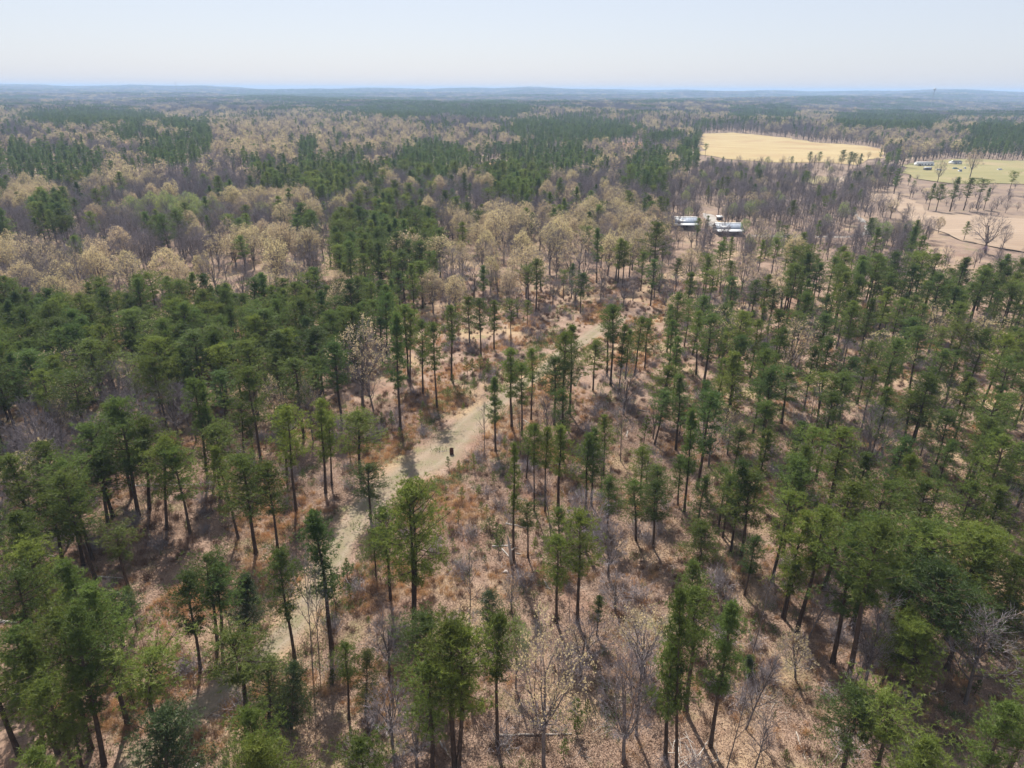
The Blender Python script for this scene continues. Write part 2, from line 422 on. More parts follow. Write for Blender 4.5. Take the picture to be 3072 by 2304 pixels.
def hardwood_meshes(seed, leaf=0.0, Rc=1.0, lod=0, low=0.30, thin=False, leafsize=0.16, lean=0.0):
    """leafless or budding hardwood, height 18 m; returns trunk, twigs(+buds)"""
    rng = np.random.default_rng(seed)
    tr = MB(); cr = MB(); tips = []; sl = []
    UP = np.array([0, 0, 1.0])
    nch = (9, 6, 5, 4) if lod == 0 else (7, 5, 4, 0)
    if thin: nch = (7, 4, 4, 3)
    def grow(p, d, Lb, r, lv):
        d = d / np.linalg.norm(d)
        up = (0.0, 0.35, 0.25, 0.18, 0.1)[lv]
        mid = p + d * Lb * 0.5 + rng.normal(0, 0.035 * Lb, 3)
        d2 = unit(d + UP * up)
        end = mid + d2 * Lb * 0.5
        if lv >= 3 or (lod and lv >= 2):
            sl.append((p, mid, r)); sl.append((mid, end, r * 0.7))
        else:
            tr.tube(np.stack([p, mid, end]), [r, r * 0.72, r * 0.42], (7, 5, 4)[lv] if lod == 0 else 3)
        last = 3 if lod == 0 else 2
        if lv > last - 0: 
            tips.append(end); return
        n = nch[lv]
        if n == 0: tips.append(end); return
        a0 = rng.uniform(0, 6.28)
        ref = unit(np.cross(d, UP if abs(d[2]) < 0.95 else np.array([1.0, 0, 0]))); w = np.cross(d, ref)
        for i in range(n):
            s0 = low if lv == 0 else 0.30
            s = s0 + (1 - s0) * (i + rng.uniform(0.2, 1.0)) / n
            base = p + (mid - p) * min(1, s * 2) if s < 0.5 else mid + (end - mid) * (s - 0.5) * 2
            a = a0 + i * 2.4 + rng.uniform(-0.4, 0.4)
            ang = R_((rng.uniform(38, 62) - 22 * s) if lv == 0 else rng.uniform(24, 52))
            nd = d * math.cos(ang) + (ref * math.cos(a) + w * math.sin(a)) * math.sin(ang)
            nd = nd + UP * (0.18 if lv < 3 else 0.10)
            f = (0.46 * Rc * (1.05 - 0.40 * s), 0.56, 0.55, 0.55)[lv]
            grow(base, nd, Lb * f * rng.uniform(0.8, 1.2), r * (0.48, 0.5, 0.5, 0.6)[lv] , lv + 1)
        if lv >= 1: tips.append(end)
    grow(np.array([0, 0, -0.2]), np.array([lean, 0, 1.0]), 15.2, 0.25 if not thin else 0.13, 0)
    A = np.array([x[0] for x in sl]); B = np.array([x[1] for x in sl]); r = np.array([x[2] for x in sl])[:, None]
    r = np.maximum(r, 0.014 if lod == 0 else 0.035)
    d = unit(B - A); s1 = unit(np.cross(d, rng.normal(size=d.shape))); s2 = np.cross(d, s1)
    for s in (s1, s2):
        cr.tris(np.stack([A - s * r, A + s * r, B + d * 0.12], 1), 0)
    if leaf > 0:
        T = np.array(tips); zc = T[:, 2] / 18
        keep = rng.random(len(T)) < leaf * np.clip(0.25 + 1.1 * (zc - 0.35), 0.12, 1)
        T = T[keep]
        nl = 4 if lod == 0 else 3
        C = np.repeat(T, nl, 0) + rng.normal(0, 0.20 if lod == 0 else 0.35, (len(T) * nl, 3))
        ls = leafsize if lod == 0 else leafsize * 2.3
        dd = unit(rng.normal(size=C.shape)); ss = unit(np.cross(dd, rng.normal(size=C.shape)))
        u = ls * rng.uniform(0.7, 1.3, (len(C), 1))
        cr.tris(np.stack([C - ss * u * 0.5, C + ss * u * 0.5, C + dd * u], 1), 1)
        cr.tris(np.stack([C - ss * u * 0.5, C + dd * u * 0.2 - ss * u, C + dd * u], 1), 1)
    return tr, cr

def dome_meshes(seed, h=18.0, Rx=5.0, zb=0.30, n=520, leaf=0.0, lod=0, leafsize=0.26, lob=0.12):
    """broad rounded hardwood: limbs divide towards twig ends that fill a dome"""
    rng = np.random.default_rng(seed); tr = MB(); cr = MB(); sl = []
    d = unit(rng.normal(size=(n, 3))); rad = rng.uniform(0.30, 1, n) ** 0.55
    rad = np.where(rng.random(n) < 0.55, rng.uniform(0.86, 1.0, n), rad)
    az = np.arctan2(d[:, 1], d[:, 0])
    rad = rad * (1 + lob * np.sin(az * 3 + seed) + lob * np.sin(d[:, 2] * 5 + az * 2))
    zc = h * (0.5 + zb / 2) ; rz = h * (0.5 - zb / 2)
    T = d * rad[:, None] * np.array([Rx, Rx, rz]) + np.array([0, 0, zc])
    low = T[:, 2] < h * (zb + 0.1)
    T[low, :2] *= 0.75
    def split(node, pts, r, lv):
        if len(pts) <= (6 if lod == 0 else 9) or lv >= 5:
            for p in pts: sl.append((node, p))
            return
        k = (9, 4, 4, 3, 3)[lv]
        c = pts[rng.choice(len(pts), min(k, len(pts)), replace=False)]
        for _ in range(3):
            lab = ((pts[:, None] - c[None]) ** 2).sum(-1).argmin(1)
            c = np.array([pts[lab == i].mean(0) if (lab == i).any() else c[i] for i in range(len(c))])
        for i in range(len(c)):
            q = pts[lab == i]
            if len(q) == 0: continue
            st = node
            if lv == 0:
                st = np.array([0, 0, h * zb * rng.uniform(0.75, 1.0) + max(0, (c[i][2] - zc)) * 0.35])
            e = st + (c[i] - st) * (0.55 if lv < 2 else 0.5)
            m_ = (st + e) / 2 + rng.normal(0, 0.05, 3) * np.linalg.norm(e - st) + np.array([0, 0, -0.04 * np.linalg.norm(e - st)])
            rr = r * (0.55 if lv == 0 else 0.62)
            if lod and lv >= 2: sl.append((st, e))
            else: tr.tube(np.stack([st, m_, e]), [rr, rr * 0.8, rr * 0.6], (5, 4, 3, 3, 3)[lv] if lod == 0 else 3)
            split(e, q, rr * 0.7, lv + 1)
    r0 = 0.27
    tr.tube(np.array([[0, 0, -0.25], [0.08, 0.03, h * zb * 0.6], [0, 0, h * zb], [0.05, 0, zc * 1.05]]), [r0 * 1.25, r0, r0 * 0.9, r0 * 0.35], 7 if lod == 0 else 4)
    split(np.array([0, 0, h * zb]), T, r0, 0)
    A = np.array([x[0] for x in sl]); B = np.array([x[1] for x in sl])
    w = 0.018 if lod == 0 else 0.045
    def sliv(A, B, w):
        dd = unit(B - A); s1 = unit(np.cross(dd, rng.normal(size=dd.shape))); s2 = np.cross(dd, s1)
        for s_ in (s1, s2): cr.tris(np.stack([A - s_ * w, A + s_ * w, B], 1), 0)
    sliv(A, B, w)
    dd = B - A; ln = np.linalg.norm(dd, axis=1, keepdims=True)
    for q in range(5 if lod == 0 else 2):
        st = A + dd * rng.uniform(0.3, 1.0, (len(A), 1))
        out = unit(st - np.array([0, 0, zc * 0.8])) * 0.6 + unit(dd) * 0.7 + rng.normal(0, 0.45, st.shape) + np.array([0, 0, 0.25])
        sliv(st, st + unit(out) * rng.uniform(0.5, 1.1, (len(A), 1)) * (1.0 if lod == 0 else 1.3), w * 0.7)
    if leaf > 0:
        zz = (T[:, 2] - h * zb) / (h * (1 - zb))
        keep = rng.random(n) < leaf * np.clip(0.15 + 1.35 * zz, 0.1, 1)
        P = T[keep]; nl = 10 if lod == 0 else 5
        C = np.repeat(P, nl, 0) + rng.normal(0, 0.34 if lod == 0 else 0.42, (len(P) * nl, 3))
        ls = leafsize if lod == 0 else leafsize * 2.0
        d1 = unit(rng.normal(size=C.shape)); s1 = unit(np.cross(d1, rng.normal(size=C.shape))); u = ls * rng.uniform(0.6, 1.3, (len(C), 1))
        cr.tris(np.stack([C - s1 * u * 0.45, C + s1 * u * 0.45, C + d1 * u], 1), 1)
    return tr, cr

def brush_mesh(seed, n=46, h=1.0, spread=0.55, w=0.02):
    rng = np.random.default_rng(seed); b = MB()
    p = np.concatenate([rng.normal(0, spread * 0.35, (n, 2)), np.full((n, 1), -0.03)], 1)
    d = unit(np.concatenate([rng.normal(0, 0.45, (n, 2)), np.ones((n, 1))], 1))
    L = h * rng.uniform(0.4, 1.0, (n, 1)); e = p + d * L
    s = unit(np.cross(d, rng.normal(size=d.shape)))
    b.tris(np.stack([p - s * w, p + s * w, e], 1))
    for q in range(3):
        m = p + (e - p) * rng.uniform(0.3, 0.8, (n, 1)); d2 = unit(d + rng.normal(0, 0.6, d.shape)); s = unit(np.cross(d2, rng.normal(size=d.shape)))
        b.tris(np.stack([m - s * w * 0.7, m + s * w * 0.7, m + d2 * L * 0.45], 1))
    return b
def grass_mesh(seed, n=60, h=0.7, spread=0.4, w=0.035):
    rng = np.random.default_rng(seed); b = MB()
    p = np.concatenate([rng.normal(0, spread * 0.5, (n, 2)), np.full((n, 1), -0.03)], 1)
    d = unit(np.concatenate([rng.normal(0, 0.32, (n, 2)), np.ones((n, 1))], 1))
    L = h * rng.uniform(0.45, 1.1, (n, 1)); s = unit(np.cross(d, rng.normal(size=d.shape)))
    m = p + d * L * 0.6; e = m + unit(d + rng.normal(0, 0.45, d.shape)) * L * 0.45
    b.tris(np.stack([p - s * w / 2, p + s * w / 2, m], 1)); b.tris(np.stack([m - s * w / 2, m + s * w / 2, e], 1))
    return b
def litter_mesh(seed, n=110, sp=1.7, sz=0.072):
    rng = np.random.default_rng(seed); b = MB()
    c = np.concatenate([rng.normal(0, sp * 0.5, (n, 2)), rng.uniform(0.0, 0.10, (n, 1))], 1)
    d = unit(rng.normal(size=c.shape) * np.array([1, 1, 0.45])); s = unit(np.cross(d, rng.normal(size=c.shape)))
    u = sz * rng.uniform(0.5, 1.3, (n, 1))
    b.tris(np.stack([c - s * u * 0.4, c + s * u * 0.4, c + d * u], 1)); b.tris(np.stack([c - s * u * 0.4, c + s * u * 0.4, c - d * u], 1))
    return b
def stick_mesh(seed, n=7, L=1.3):
    rng = np.random.default_rng(seed); b = MB()
    for i in range(n):
        c = np.array([rng.normal(0, 0.6), rng.normal(0, 0.6), rng.uniform(0.02, 0.2)]); a = rng.uniform(0, 6.28)
        d = np.array([math.cos(a), math.sin(a), rng.uniform(-0.05, 0.12)]); l = L * rng.uniform(0.3, 1.0)
        b.tube(np.stack([c - d * l / 2, c + d * l / 2]), [0.022, 0.010], 3)
    return b

# ------------------------------------------------------------------ variants
PINE = []      # (trunk mesh, crown mesh, crown diameter, looks)
def pine_variant(look, needle, **k):
    i = len(PINE)
    t, c = pine_meshes(100 + i, **k)
    PINE.append((t.mesh('pine_trunk_%d' % i, [M['bark']], True), c.mesh('pine_crown_%d' % i, [M[needle]]), 1.48 * k.get('Rc', 2.8), look))
pine_variant('round-crowned green', 'needle', cb=0.48, Rc=3.2, nb=44)
pine_variant('broad round-crowned green', 'needle', cb=0.45, Rc=3.8, nb=48, per=12, clumps=4)
pine_variant('slender small-crowned', 'needle', cb=0.56, Rc=2.4, nb=36)
pine_variant('flat-topped open-crowned', 'needle', cb=0.60, Rc=3.6, nb=34, per=11, shape='flat', bend=0.3)
pine_variant('tufted layered', 'needle', cb=0.42, Rc=3.0, nb=46, shape='layer')
pine_variant('pointed bushy', 'needle', cb=0.36, Rc=3.1, nb=50, shape='cone')
pine_variant('deep green round-topped', 'needle_blue', cb=0.42, Rc=3.2, nb=48, per=11)
pine_variant('deep green narrow', 'needle_blue', cb=0.40, Rc=2.6, nb=48, shape='layer')
pine_variant('deep green spreading', 'needle_blue', cb=0.46, Rc=3.6, nb=48, per=12)
pine_variant('deep green pointed', 'needle_blue', cb=0.36, Rc=3.0, nb=50, shape='cone')
PINE_FORK = len(PINE)
pine_variant('big twin-trunked', 'needle', cb=0.34, Rc=3.7, nb=74, per=11, fork=True)
PINE_BENT = len(PINE)
pine_variant('bent-trunked flat-topped', 'needle', cb=0.62, Rc=3.6, nb=38, shape='flat', bend=1.1)
PINE_THIN = len(PINE)
pine_variant('spindly thin-crowned', 'needle', cb=0.45, Rc=1.4, nb=40, per=6, shape='layer')

def ivy_trunk(): pass
HARD = []      # (trunk, crown, diameter, look)
def hard_variant(look, leafmat=None, dia=7.0, **k):
    i = len(HARD)
    t, c = hardwood_meshes(300 + i, **k)
    HARD.append((t.mesh('hardwood_trunk_%d' % i, [M['hbark']], True), c.mesh('hardwood_crown_%d' % i, [M['twig'], M[leafmat or 'gold']]), dia, look))
def dome_variant(look, leafmat=None, **k):
    i = len(HARD)
    t, c = dome_meshes(300 + i, **k)
    HARD.append((t.mesh('hardwood_trunk_%d' % i, [M['hbark']], True), c.mesh('hardwood_crown_%d' % i, [M['twig'], M[leafmat or 'gold']]), 2 * k.get('Rx', 5.0), look))
dome_variant('bare grey spreading', Rx=4.8, zb=0.28)
dome_variant('bare grey rounded', Rx=4.4, zb=0.25, lob=0.06, n=600)
hard_variant('bare grey upright', dia=5.5, Rc=0.75, low=0.35)
hard_variant('thin bare-branched', dia=4, Rc=0.6, thin=True, low=0.4, lean=0.06)
hard_variant('thin leaning bare', dia=4, Rc=0.6, thin=True, low=0.45, lean=0.2)
dome_variant('golden budding rounded', 'gold', Rx=4.8, zb=0.22, leaf=0.95, lob=0.10, n=620)
dome_variant('golden budding tall', 'gold', Rx=4.0, zb=0.22, leaf=0.9, lob=0.16, n=560)
dome_variant('tan budding spreading', 'gold', Rx=5.2, zb=0.32, leaf=0.45, lob=0.18)
GOLD = [5, 6, 7]
dome_variant('pale green budding', 'lime', Rx=4.0, zb=0.3, leaf=0.7)
LIME = 8
hard_variant('purple blossoming', 'redbud', dia=6.5, Rc=0.9, leaf=0.95, low=0.25)
RED = 9
CED = []
for i, (nm, look) in enumerate((('needle_dark', 'dark dense'), ('needle_olive', 'olive yellow-green bushy'), ('needle_dark', 'dark thick bushy'))):
    t, c = cedar_meshes(500 + i, ('cone', 'round', 'round')[i], (3.6, 4.2, 4.0)[i])
    CED.append((t.mesh('cedar_trunk_%d' % i, [M['bark']], True), c.mesh('cedar_crown_%d' % i, [M[nm]]), (5.2, 7.2, 6.4)[i], look))
SAP = []
for i in range(4):
    t, c = sapling_meshes(600 + i)
    SAP.append((t.mesh('sapling_trunk_%d' % i, [M['bark']]), c.mesh('sapling_crown_%d' % i, [M['needle']]), 1.5, 'young green'))

# ------------------------------------------------------------------ sources for the uncountable forest (unlinked collections)
def source_col(name, meshes):
    c = bpy.data.collections.new(name)
    for i, me in enumerate(meshes):
        o = bpy.data.objects.new('%s_%02d' % (name, i), me); c.objects.link(o)
    return c
def both(tr, cr, name, m1, ms):
    b = MB()
    for v, f, mi in zip(tr.v, tr.f, tr.mi): b.v.append(v); b.f.append(f + 0); b.mi.append(mi)
    n0 = tr.n
    for v, f, mi in zip(cr.v, cr.f, cr.mi): b.v.append(v); b.f.append(f + n0); b.mi.append(mi + 1)
    return b.mesh(name, [m1] + ms)
def patch(builders, name, mats, n, size, seed):
    """a clump of n small trees for the far hills"""
    rng = np.random.default_rng(seed); b = MB()
    for i in range(n):
        tr, cr = builders[i % len(builders)]
        s = rng.uniform(0.75, 1.1); a = rng.uniform(0, 6.28); ca, sa = math.cos(a), math.sin(a)
        off = np.array([rng.uniform(-size, size), rng.uniform(-size, size), 0]) / 2
        for src, add in ((tr, 0), (cr, 1)):
            n0 = b.n
            for v, f, mi in zip(src.v, src.f, src.mi):
                vv = v * s; vv = np.stack([vv[:, 0] * ca - vv[:, 1] * sa, vv[:, 0] * sa + vv[:, 1] * ca, vv[:, 2]], 1) + off
                b.v.append(vv); b.f.append(f + n0); b.mi.append(mi + add)
            b.n += src.n
    return b.mesh(name, mats)
pl = [pine_meshes(700 + i, cb=0.38, Rc=(2.7, 3.0, 2.4)[i], nb=26, per=4, clumps=3, lod=1, shape=('round', 'round', 'layer')[i]) for i in range(3)]
pl2 = [pine_meshes(710 + i, cb=0.35, Rc=2.8, nb=12, per=3, clumps=2, lod=2) for i in range(3)]
PSRC = [both(t, c, 'far_pine', M['bark'], [M['needle_blue']]) for t, c in pl]
PSRC += [patch(pl2, 'pine_clump', [M['bark'], M['needle_blue']], 22, 26, 720 + i) for i in range(3)]
def near_src(lst, ms):
    out = []
    for t in lst:
        b = MB()
        for me, add in ((t[0], 0), (t[1], 1)):
            V = np.empty(len(me.vertices) * 3, np.float32); me.vertices.foreach_get('co', V)
            F = np.empty(len(me.loops), np.int32); me.loops.foreach_get('vertex_index', F)
            mi = np.empty(len(me.polygons), np.int32); me.polygons.foreach_get('material_index', mi)
            n0 = b.n; b.v.append(V.reshape(-1, 3)); b.f.append(F.reshape(-1, 3) + n0); b.mi.append(mi + add); b.n += len(me.vertices)
        out.append(b.mesh('mid_tree', [t[0].materials[0]] + list(t[1].materials)))
    return out
PSRC += near_src(PINE[:10], None)                       # indices 6..15
hl = [dome_meshes(800 + i, lod=1, n=170, Rx=(4.2, 3.6, 4.8)[i], zb=(.28, .34, .25)[i]) for i in range(3)]
HSRC = [both(t, c, 'far_bare', M['hbark'], [M['twig'], M['gold']]) for t, c in hl]
HSRC += [patch(hl, 'bare_clump', [M['hbark'], M['twig'], M['gold']], 18, 26, 830 + i) for i in range(3)]
HSRC += near_src(HARD[:4], None)                        # 6..9
gl = [dome_meshes(850 + i, lod=1, n=170, leaf=(0.75, 0.55, 0.35)[i], Rx=(4.4, 4.0, 5.0)[i], zb=0.24) for i in range(3)]
GSRC = [both(t, c, 'far_gold', M['hbark'], [M['twig'], M['gold']]) for t, c in gl]
GSRC += [patch(gl, 'gold_clump', [M['hbark'], M['twig'], M['gold']], 16, 26, 870 + i) for i in range(3)]
GSRC += near_src(HARD[5:9], None)                       # 6..9 (9 = lime)
ll = [dome_meshes(880, lod=1, n=170, leaf=0.6, Rx=3.8, zb=0.3)]
GSRC += [both(ll[0][0], ll[0][1], 'far_lime', M['hbark'], [M['twig'], M['lime']])]    # 10

def scatter(name, src_col, P, Rz, S, idx, label, cat, tilt=None):
    """one uncountable mass: copies of the sources on points"""
    n = len(P)
    me = bpy.data.meshes.new(name); me.vertices.add(n)
    me.vertices.foreach_set('co', np.asarray(P, np.float32).ravel())
    rot = np.zeros((n, 3), np.float32); rot[:, 2] = Rz
    if tilt is not None: rot[:, :2] = tilt
    a = me.attributes.new('rot', 'FLOAT_VECTOR', 'POINT'); a.data.foreach_set('vector', rot.ravel())
    S = np.asarray(S, np.float32)
    if S.ndim == 1: S = np.stack([S, S, S], 1)
    a = me.attributes.new('scl', 'FLOAT_VECTOR', 'POINT'); a.data.foreach_set('vector', S.ravel())
    a = me.attributes.new('idx', 'INT', 'POINT'); a.data.foreach_set('value', np.asarray(idx, np.int32))
    me.update()
    o = new_obj(name, me)
    ng = bpy.data.node_groups.new(name + '_nodes', 'GeometryNodeTree')
    ng.interface.new_socket('Geometry', in_out='INPUT', socket_type='NodeSocketGeometry')
    ng.interface.new_socket('Geometry', in_out='OUTPUT', socket_type='NodeSocketGeometry')
    N, L = ng.nodes, ng.links
    gi, go = N.new('NodeGroupInput'), N.new('NodeGroupOutput')
    ci = N.new('GeometryNodeCollectionInfo'); ci.inputs[0].default_value = src_col
    ci.inputs['Separate Children'].default_value = True; ci.inputs['Reset Children'].default_value = True
    ip = N.new('GeometryNodeInstanceOnPoints'); ip.inputs['Pick Instance'].default_value = True
    def na(nm, t):
        x = N.new('GeometryNodeInputNamedAttribute'); x.data_type = t; x.inputs[0].default_value = nm
        return x.outputs[0]
    L.new(gi.outputs[0], ip.inputs['Points']); L.new(ci.outputs[0], ip.inputs['Instance'])
    L.new(na('idx', 'INT'), ip.inputs['Instance Index'])
    L.new(na('rot', 'FLOAT_VECTOR'), ip.inputs['Rotation']); L.new(na('scl', 'FLOAT_VECTOR'), ip.inputs['Scale'])
    L.new(ip.outputs[0], go.inputs[0])
    md = o.modifiers.new('scatter', 'NODES'); md.node_group = ng
    tag(o, label, cat, None, 'stuff')
    return o

# ------------------------------------------------------------------ ground, track, fields, roads
def ground_sheet():
    na = 300
    rad = [0.0]
    r = 6.0
    while r < 14500: rad.append(r); r *= 1.032
    rad.append(14500.0)
    rad = np.array(rad)
    a = np.arange(na) * 2 * np.pi / na
    X = rad[1:, None] * np.sin(a)[None]; Y = rad[1:, None] * np.cos(a)[None]
    V = np.concatenate([[[0, 0, float(gz(0, 0))]], np.stack([X, Y, gz(X, Y)], -1).reshape(-1, 3)])
    k = len(rad) - 1
    i = 1 + np.arange(k - 1)[:, None] * na + np.arange(na)[None]
    j = 1 + np.arange(k - 1)[:, None] * na + (np.arange(na)[None] + 1) % na
    f = np.concatenate([np.stack([i, j + na, j], -1).reshape(-1, 3), np.stack([i, i + na, j + na], -1).reshape(-1, 3)])
    f = f[:, ::1]
    fan = np.stack([np.zeros(na, int), 1 + np.arange(na), 1 + (np.arange(na) + 1) % na], -1)
    b = MB(); b.add(V, np.concatenate([f[:, [0, 2, 1]], fan[:, [0, 2, 1]]]))
    o = new_obj('ground', b.mesh('ground', [M['ground']], True))
    tag(o, 'leaf-littered forest floor running out to the horizon', 'ground', None, 'structure')
ground_sheet()

def smooth_line(pts, per=8):
    pts = np.array(pts, float); out = []
    for i in range(len(pts) - 1):
        p0 = pts[max(i - 1, 0)]; p1 = pts[i]; p2 = pts[i + 1]; p3 = pts[min(i + 2, len(pts) - 1)]
        for q in range(per):
            t = q / per
            out.append(0.5 * (2 * p1 + (p2 - p0) * t + (2 * p0 - 5 * p1 + 4 * p2 - p3) * t * t + (3 * p1 - p0 - 3 * p2 + p3) * t ** 3))
    out.append(pts[-1]); return np.array(out)
def ribbon(name, pxs, widths, material, lift, label, cat, cross=9, per=10):
    g = np.array([ground(*p)[:2] for p in pxs])
    gw = np.concatenate([g, np.array(widths)[:, None]], 1)
    L_ = smooth_line(gw, per)
    c, w = L_[:, :2], L_[:, 2]
    d = unit(np.gradient(c, axis=0)); nrm = np.stack([d[:, 1], -d[:, 0]], 1)
    s = np.linspace(-1, 1, cross)
    P = c[:, None, :] + nrm[:, None, :] * (w[:, None, None] / 2) * s[None, :, None]
    z = gz(P[..., 0], P[..., 1]) + lift
    z[:, 0] -= lift + 0.06; z[:, -1] -= lift + 0.06
    V = np.concatenate([P, z[..., None]], -1).reshape(-1, 3)
    k = len(c); i = np.arange(k - 1)[:, None] * cross + np.arange(cross - 1)[None]
    f = np.concatenate([np.stack([i, i + cross, i + cross + 1], -1).reshape(-1, 3), np.stack([i, i + cross + 1, i + 1], -1).reshape(-1, 3)])
    b = MB(); b.add(V, f[:, [0, 2, 1]])
    me = b.mesh(name, [material], True)
    e = np.tile(np.abs(s) ** 1.5, k).astype(np.float32)
    a = me.attributes.new('edge', 'FLOAT', 'POINT'); a.data.foreach_set('value', e)
    ru = np.tile(np.exp(-((np.abs(s) - 0.36) / 0.10) ** 2), k).astype(np.float32)
    a = me.attributes.new('rut', 'FLOAT', 'POINT'); a.data.foreach_set('value', ru)
    o = new_obj(name, me); tag(o, label, cat, None, 'structure')
    return c, w
TRACK_PX = [(300, 2420), (444, 2258), (625, 2105), (810, 1943), (926, 1814), (1061, 1571), (1177, 1451), (1283, 1386), (1376, 1307), (1440, 1243), (1530, 1180), (1616, 1122), (1680, 1065), (1765, 1011), (1811, 983), (1870, 955)]
TRACK_W = [5, 5, 5, 5.5, 6, 8, 10, 11.5, 11, 9, 7, 6, 6, 7, 8, 5]
TRK_C, TRK_W = ribbon('track', TRACK_PX, TRACK_W, M['track'], 0.05, 'pale grassy track winding from bottom left to middle of the pines', 'track', 25)
ROAD_PX = [(2120, 640), (2160, 690), (2215, 706), (2330, 708), (2440, 710), (2560, 709), (2605, 690), (2580, 655), (2540, 625)]
M['road'] = field_mat('pale_gravel', (0.30, 0.275, 0.25), (0.36, 0.335, 0.305), (0.27, 0.23, 0.20), 0.2)
ROAD_C, ROAD_W = ribbon('road', ROAD_PX, [6, 7, 4, 3, 3, 3, 3.5, 3, 3], M['road'], 0.12, 'pale gravel road past the two metal-roofed buildings', 'road', 5)
FAR_ROAD = [Z(3, 1000, 790), Z(3, 1040, 725), Z(3, 1140, 690), Z(3, 1300, 640), Z(3, 1500, 590)]
M['dirt'] = field_mat('dirt_lane', (0.40, 0.31, 0.23), (0.47, 0.38, 0.29), (0.36, 0.27, 0.2), 0.1)
FR_C, FR_W = ribbon('path', FAR_ROAD, [5, 5, 6, 6, 5], M['dirt'], 0.2, 'dirt lane between the far hay field and the homestead', 'path', 5)

FIELD_PX = []
def field(name, px_poly, material, label, lift=0.2, step=14.0):
    if material is not M['clay'] and step < 19 or material is M['hay'] and step > 20: FIELD_PX.append(px_poly)
    g = [ground(*p)[:2] for p in px_poly]
    # densify and roughen the outline
    out = []
    rng = np.random.default_rng(int(abs(g[0][0]) * 10) % 9999)
    for i in range(len(g)):
        a, b = np.array(g[i]), np.array(g[(i + 1) % len(g)])
        n = max(1, int(np.linalg.norm(b - a) / step))
        for q in range(n): out.append(a + (b - a) * q / n + rng.normal(0, step * 0.22, 2))
    poly = [tuple(p) for p in out]
    xs = [p[0] for p in poly]; ys = [p[1] for p in poly]
    pts = [Vector(p) for p in poly]
    for x in np.arange(min(xs), max(xs), step):
        for y in np.arange(min(ys), max(ys), step):
            if inpoly(x, y, poly): pts.append(Vector((x, y)))
    n = len(poly)
    v, e, f, *_ = delaunay_2d_cdt(pts, [(i, (i + 1) % n) for i in range(n)], [], 0, 1e-3)
    v = np.array([(p[0], p[1]) for p in v]); tri = []
    for t in f:
        c = v[list(t)].mean(0)
        if len(t) == 3 and inpoly(c[0], c[1], poly): tri.append(t)
    V = np.concatenate([v, (gz(v[:, 0], v[:, 1]) + lift)[:, None]], 1)
    b = MB(); b.add(V, tri)
    me = b.mesh(name, [material], True)
    o = new_obj(name, me); tag(o, label, 'field', None, 'structure')
    return poly
M['hay'] = field_mat('golden_hay', (0.325, 0.245, 0.125), (0.375, 0.295, 0.16), (0.30, 0.205, 0.11), 0.03)
M['pinkf'] = field_mat('pinkish_stubble', (0.28, 0.208, 0.150), (0.325, 0.247, 0.182), (0.25, 0.178, 0.124), 0.04)
M['lawn'] = field_mat('spring_grass', (0.205, 0.190, 0.090), (0.26, 0.228, 0.118), (0.30, 0.235, 0.14), 0.03)
M['clay'] = field_mat('red_clay_clearing', (0.32, 0.175, 0.10), (0.36, 0.225, 0.135), (0.25, 0.15, 0.09), 0.06)
FIELDS = []
def zf(r, pts): return [Z(r, *p) for p in pts]
FIELDS.append(field('field', zf(3, [(90, 500), (130, 440), (300, 428), (560, 450), (850, 490), (1150, 515), (1335, 540), (1240, 590), (1120, 640), (900, 625), (560, 615), (300, 600), (130, 575)]), M['hay'], 'golden mown hay field on a gentle rise', 0.4, 22))
FIELDS.append(field('field', zf(3, [(1380, 640), (1550, 620), (1800, 600), (2212, 610), (2300, 700), (2250, 765), (1900, 765), (1560, 745), (1440, 700)]), M['lawn'], 'yellow-green grass field around the far homestead', 0.4, 16))
FIELDS.append(field('field', zf(3, [(1180, 810), (1380, 830), (1520, 870), (1590, 945), (1850, 960), (2300, 990), (2300, 1210), (2000, 1170), (1760, 1120), (1600, 1060), (1450, 960), (1280, 890)]), M['pinkf'], 'pinkish stubble field at the right side', 0.3, 10))
FIELDS.append(field('field', zf(3, [(800, 740), (880, 712), (970, 720), (950, 760), (850, 765)]), M['lawn'], 'small bright green grass patch beside the grey thicket', 0.3, 10))
FIELDS.append(field('field', zf(2, [(820, 690), (860, 640), (1000, 620), (1110, 640), (1110, 700), (960, 705)]), M['clay'], 'orange clay clearing among distant pines', 0.4, 10))
FIELDS.append(field('field', zf(2, [(1740, 530), (1800, 495), (1950, 490), (1960, 540), (1850, 555)]), M['clay'], 'smaller farther orange clay clearing among grey trees', 0.4, 10))
FIELDS.append(field('field', zf(1, [(60, 1250), (260, 1215), (520, 1200), (600, 1240), (470, 1300), (300, 1320), (80, 1300)]), M['pinkf'], 'pinkish clearing behind the dense pines at far left', 0.3, 8))
FIELDS.append(field('field', zf(1, [(560, 392), (640, 378), (900, 372), (900, 388), (700, 400)]), M['hay'], 'narrow pale field strip between far pine woods', 0.5, 20))
FIELDS.append(field('field', zf(1, [(750, 495), (850, 478), (1050, 440), (1230, 425), (1230, 440), (1000, 470), (800, 510)]), M['clay'], 'thin orange strip of bare ground in the far woods', 0.5, 20))
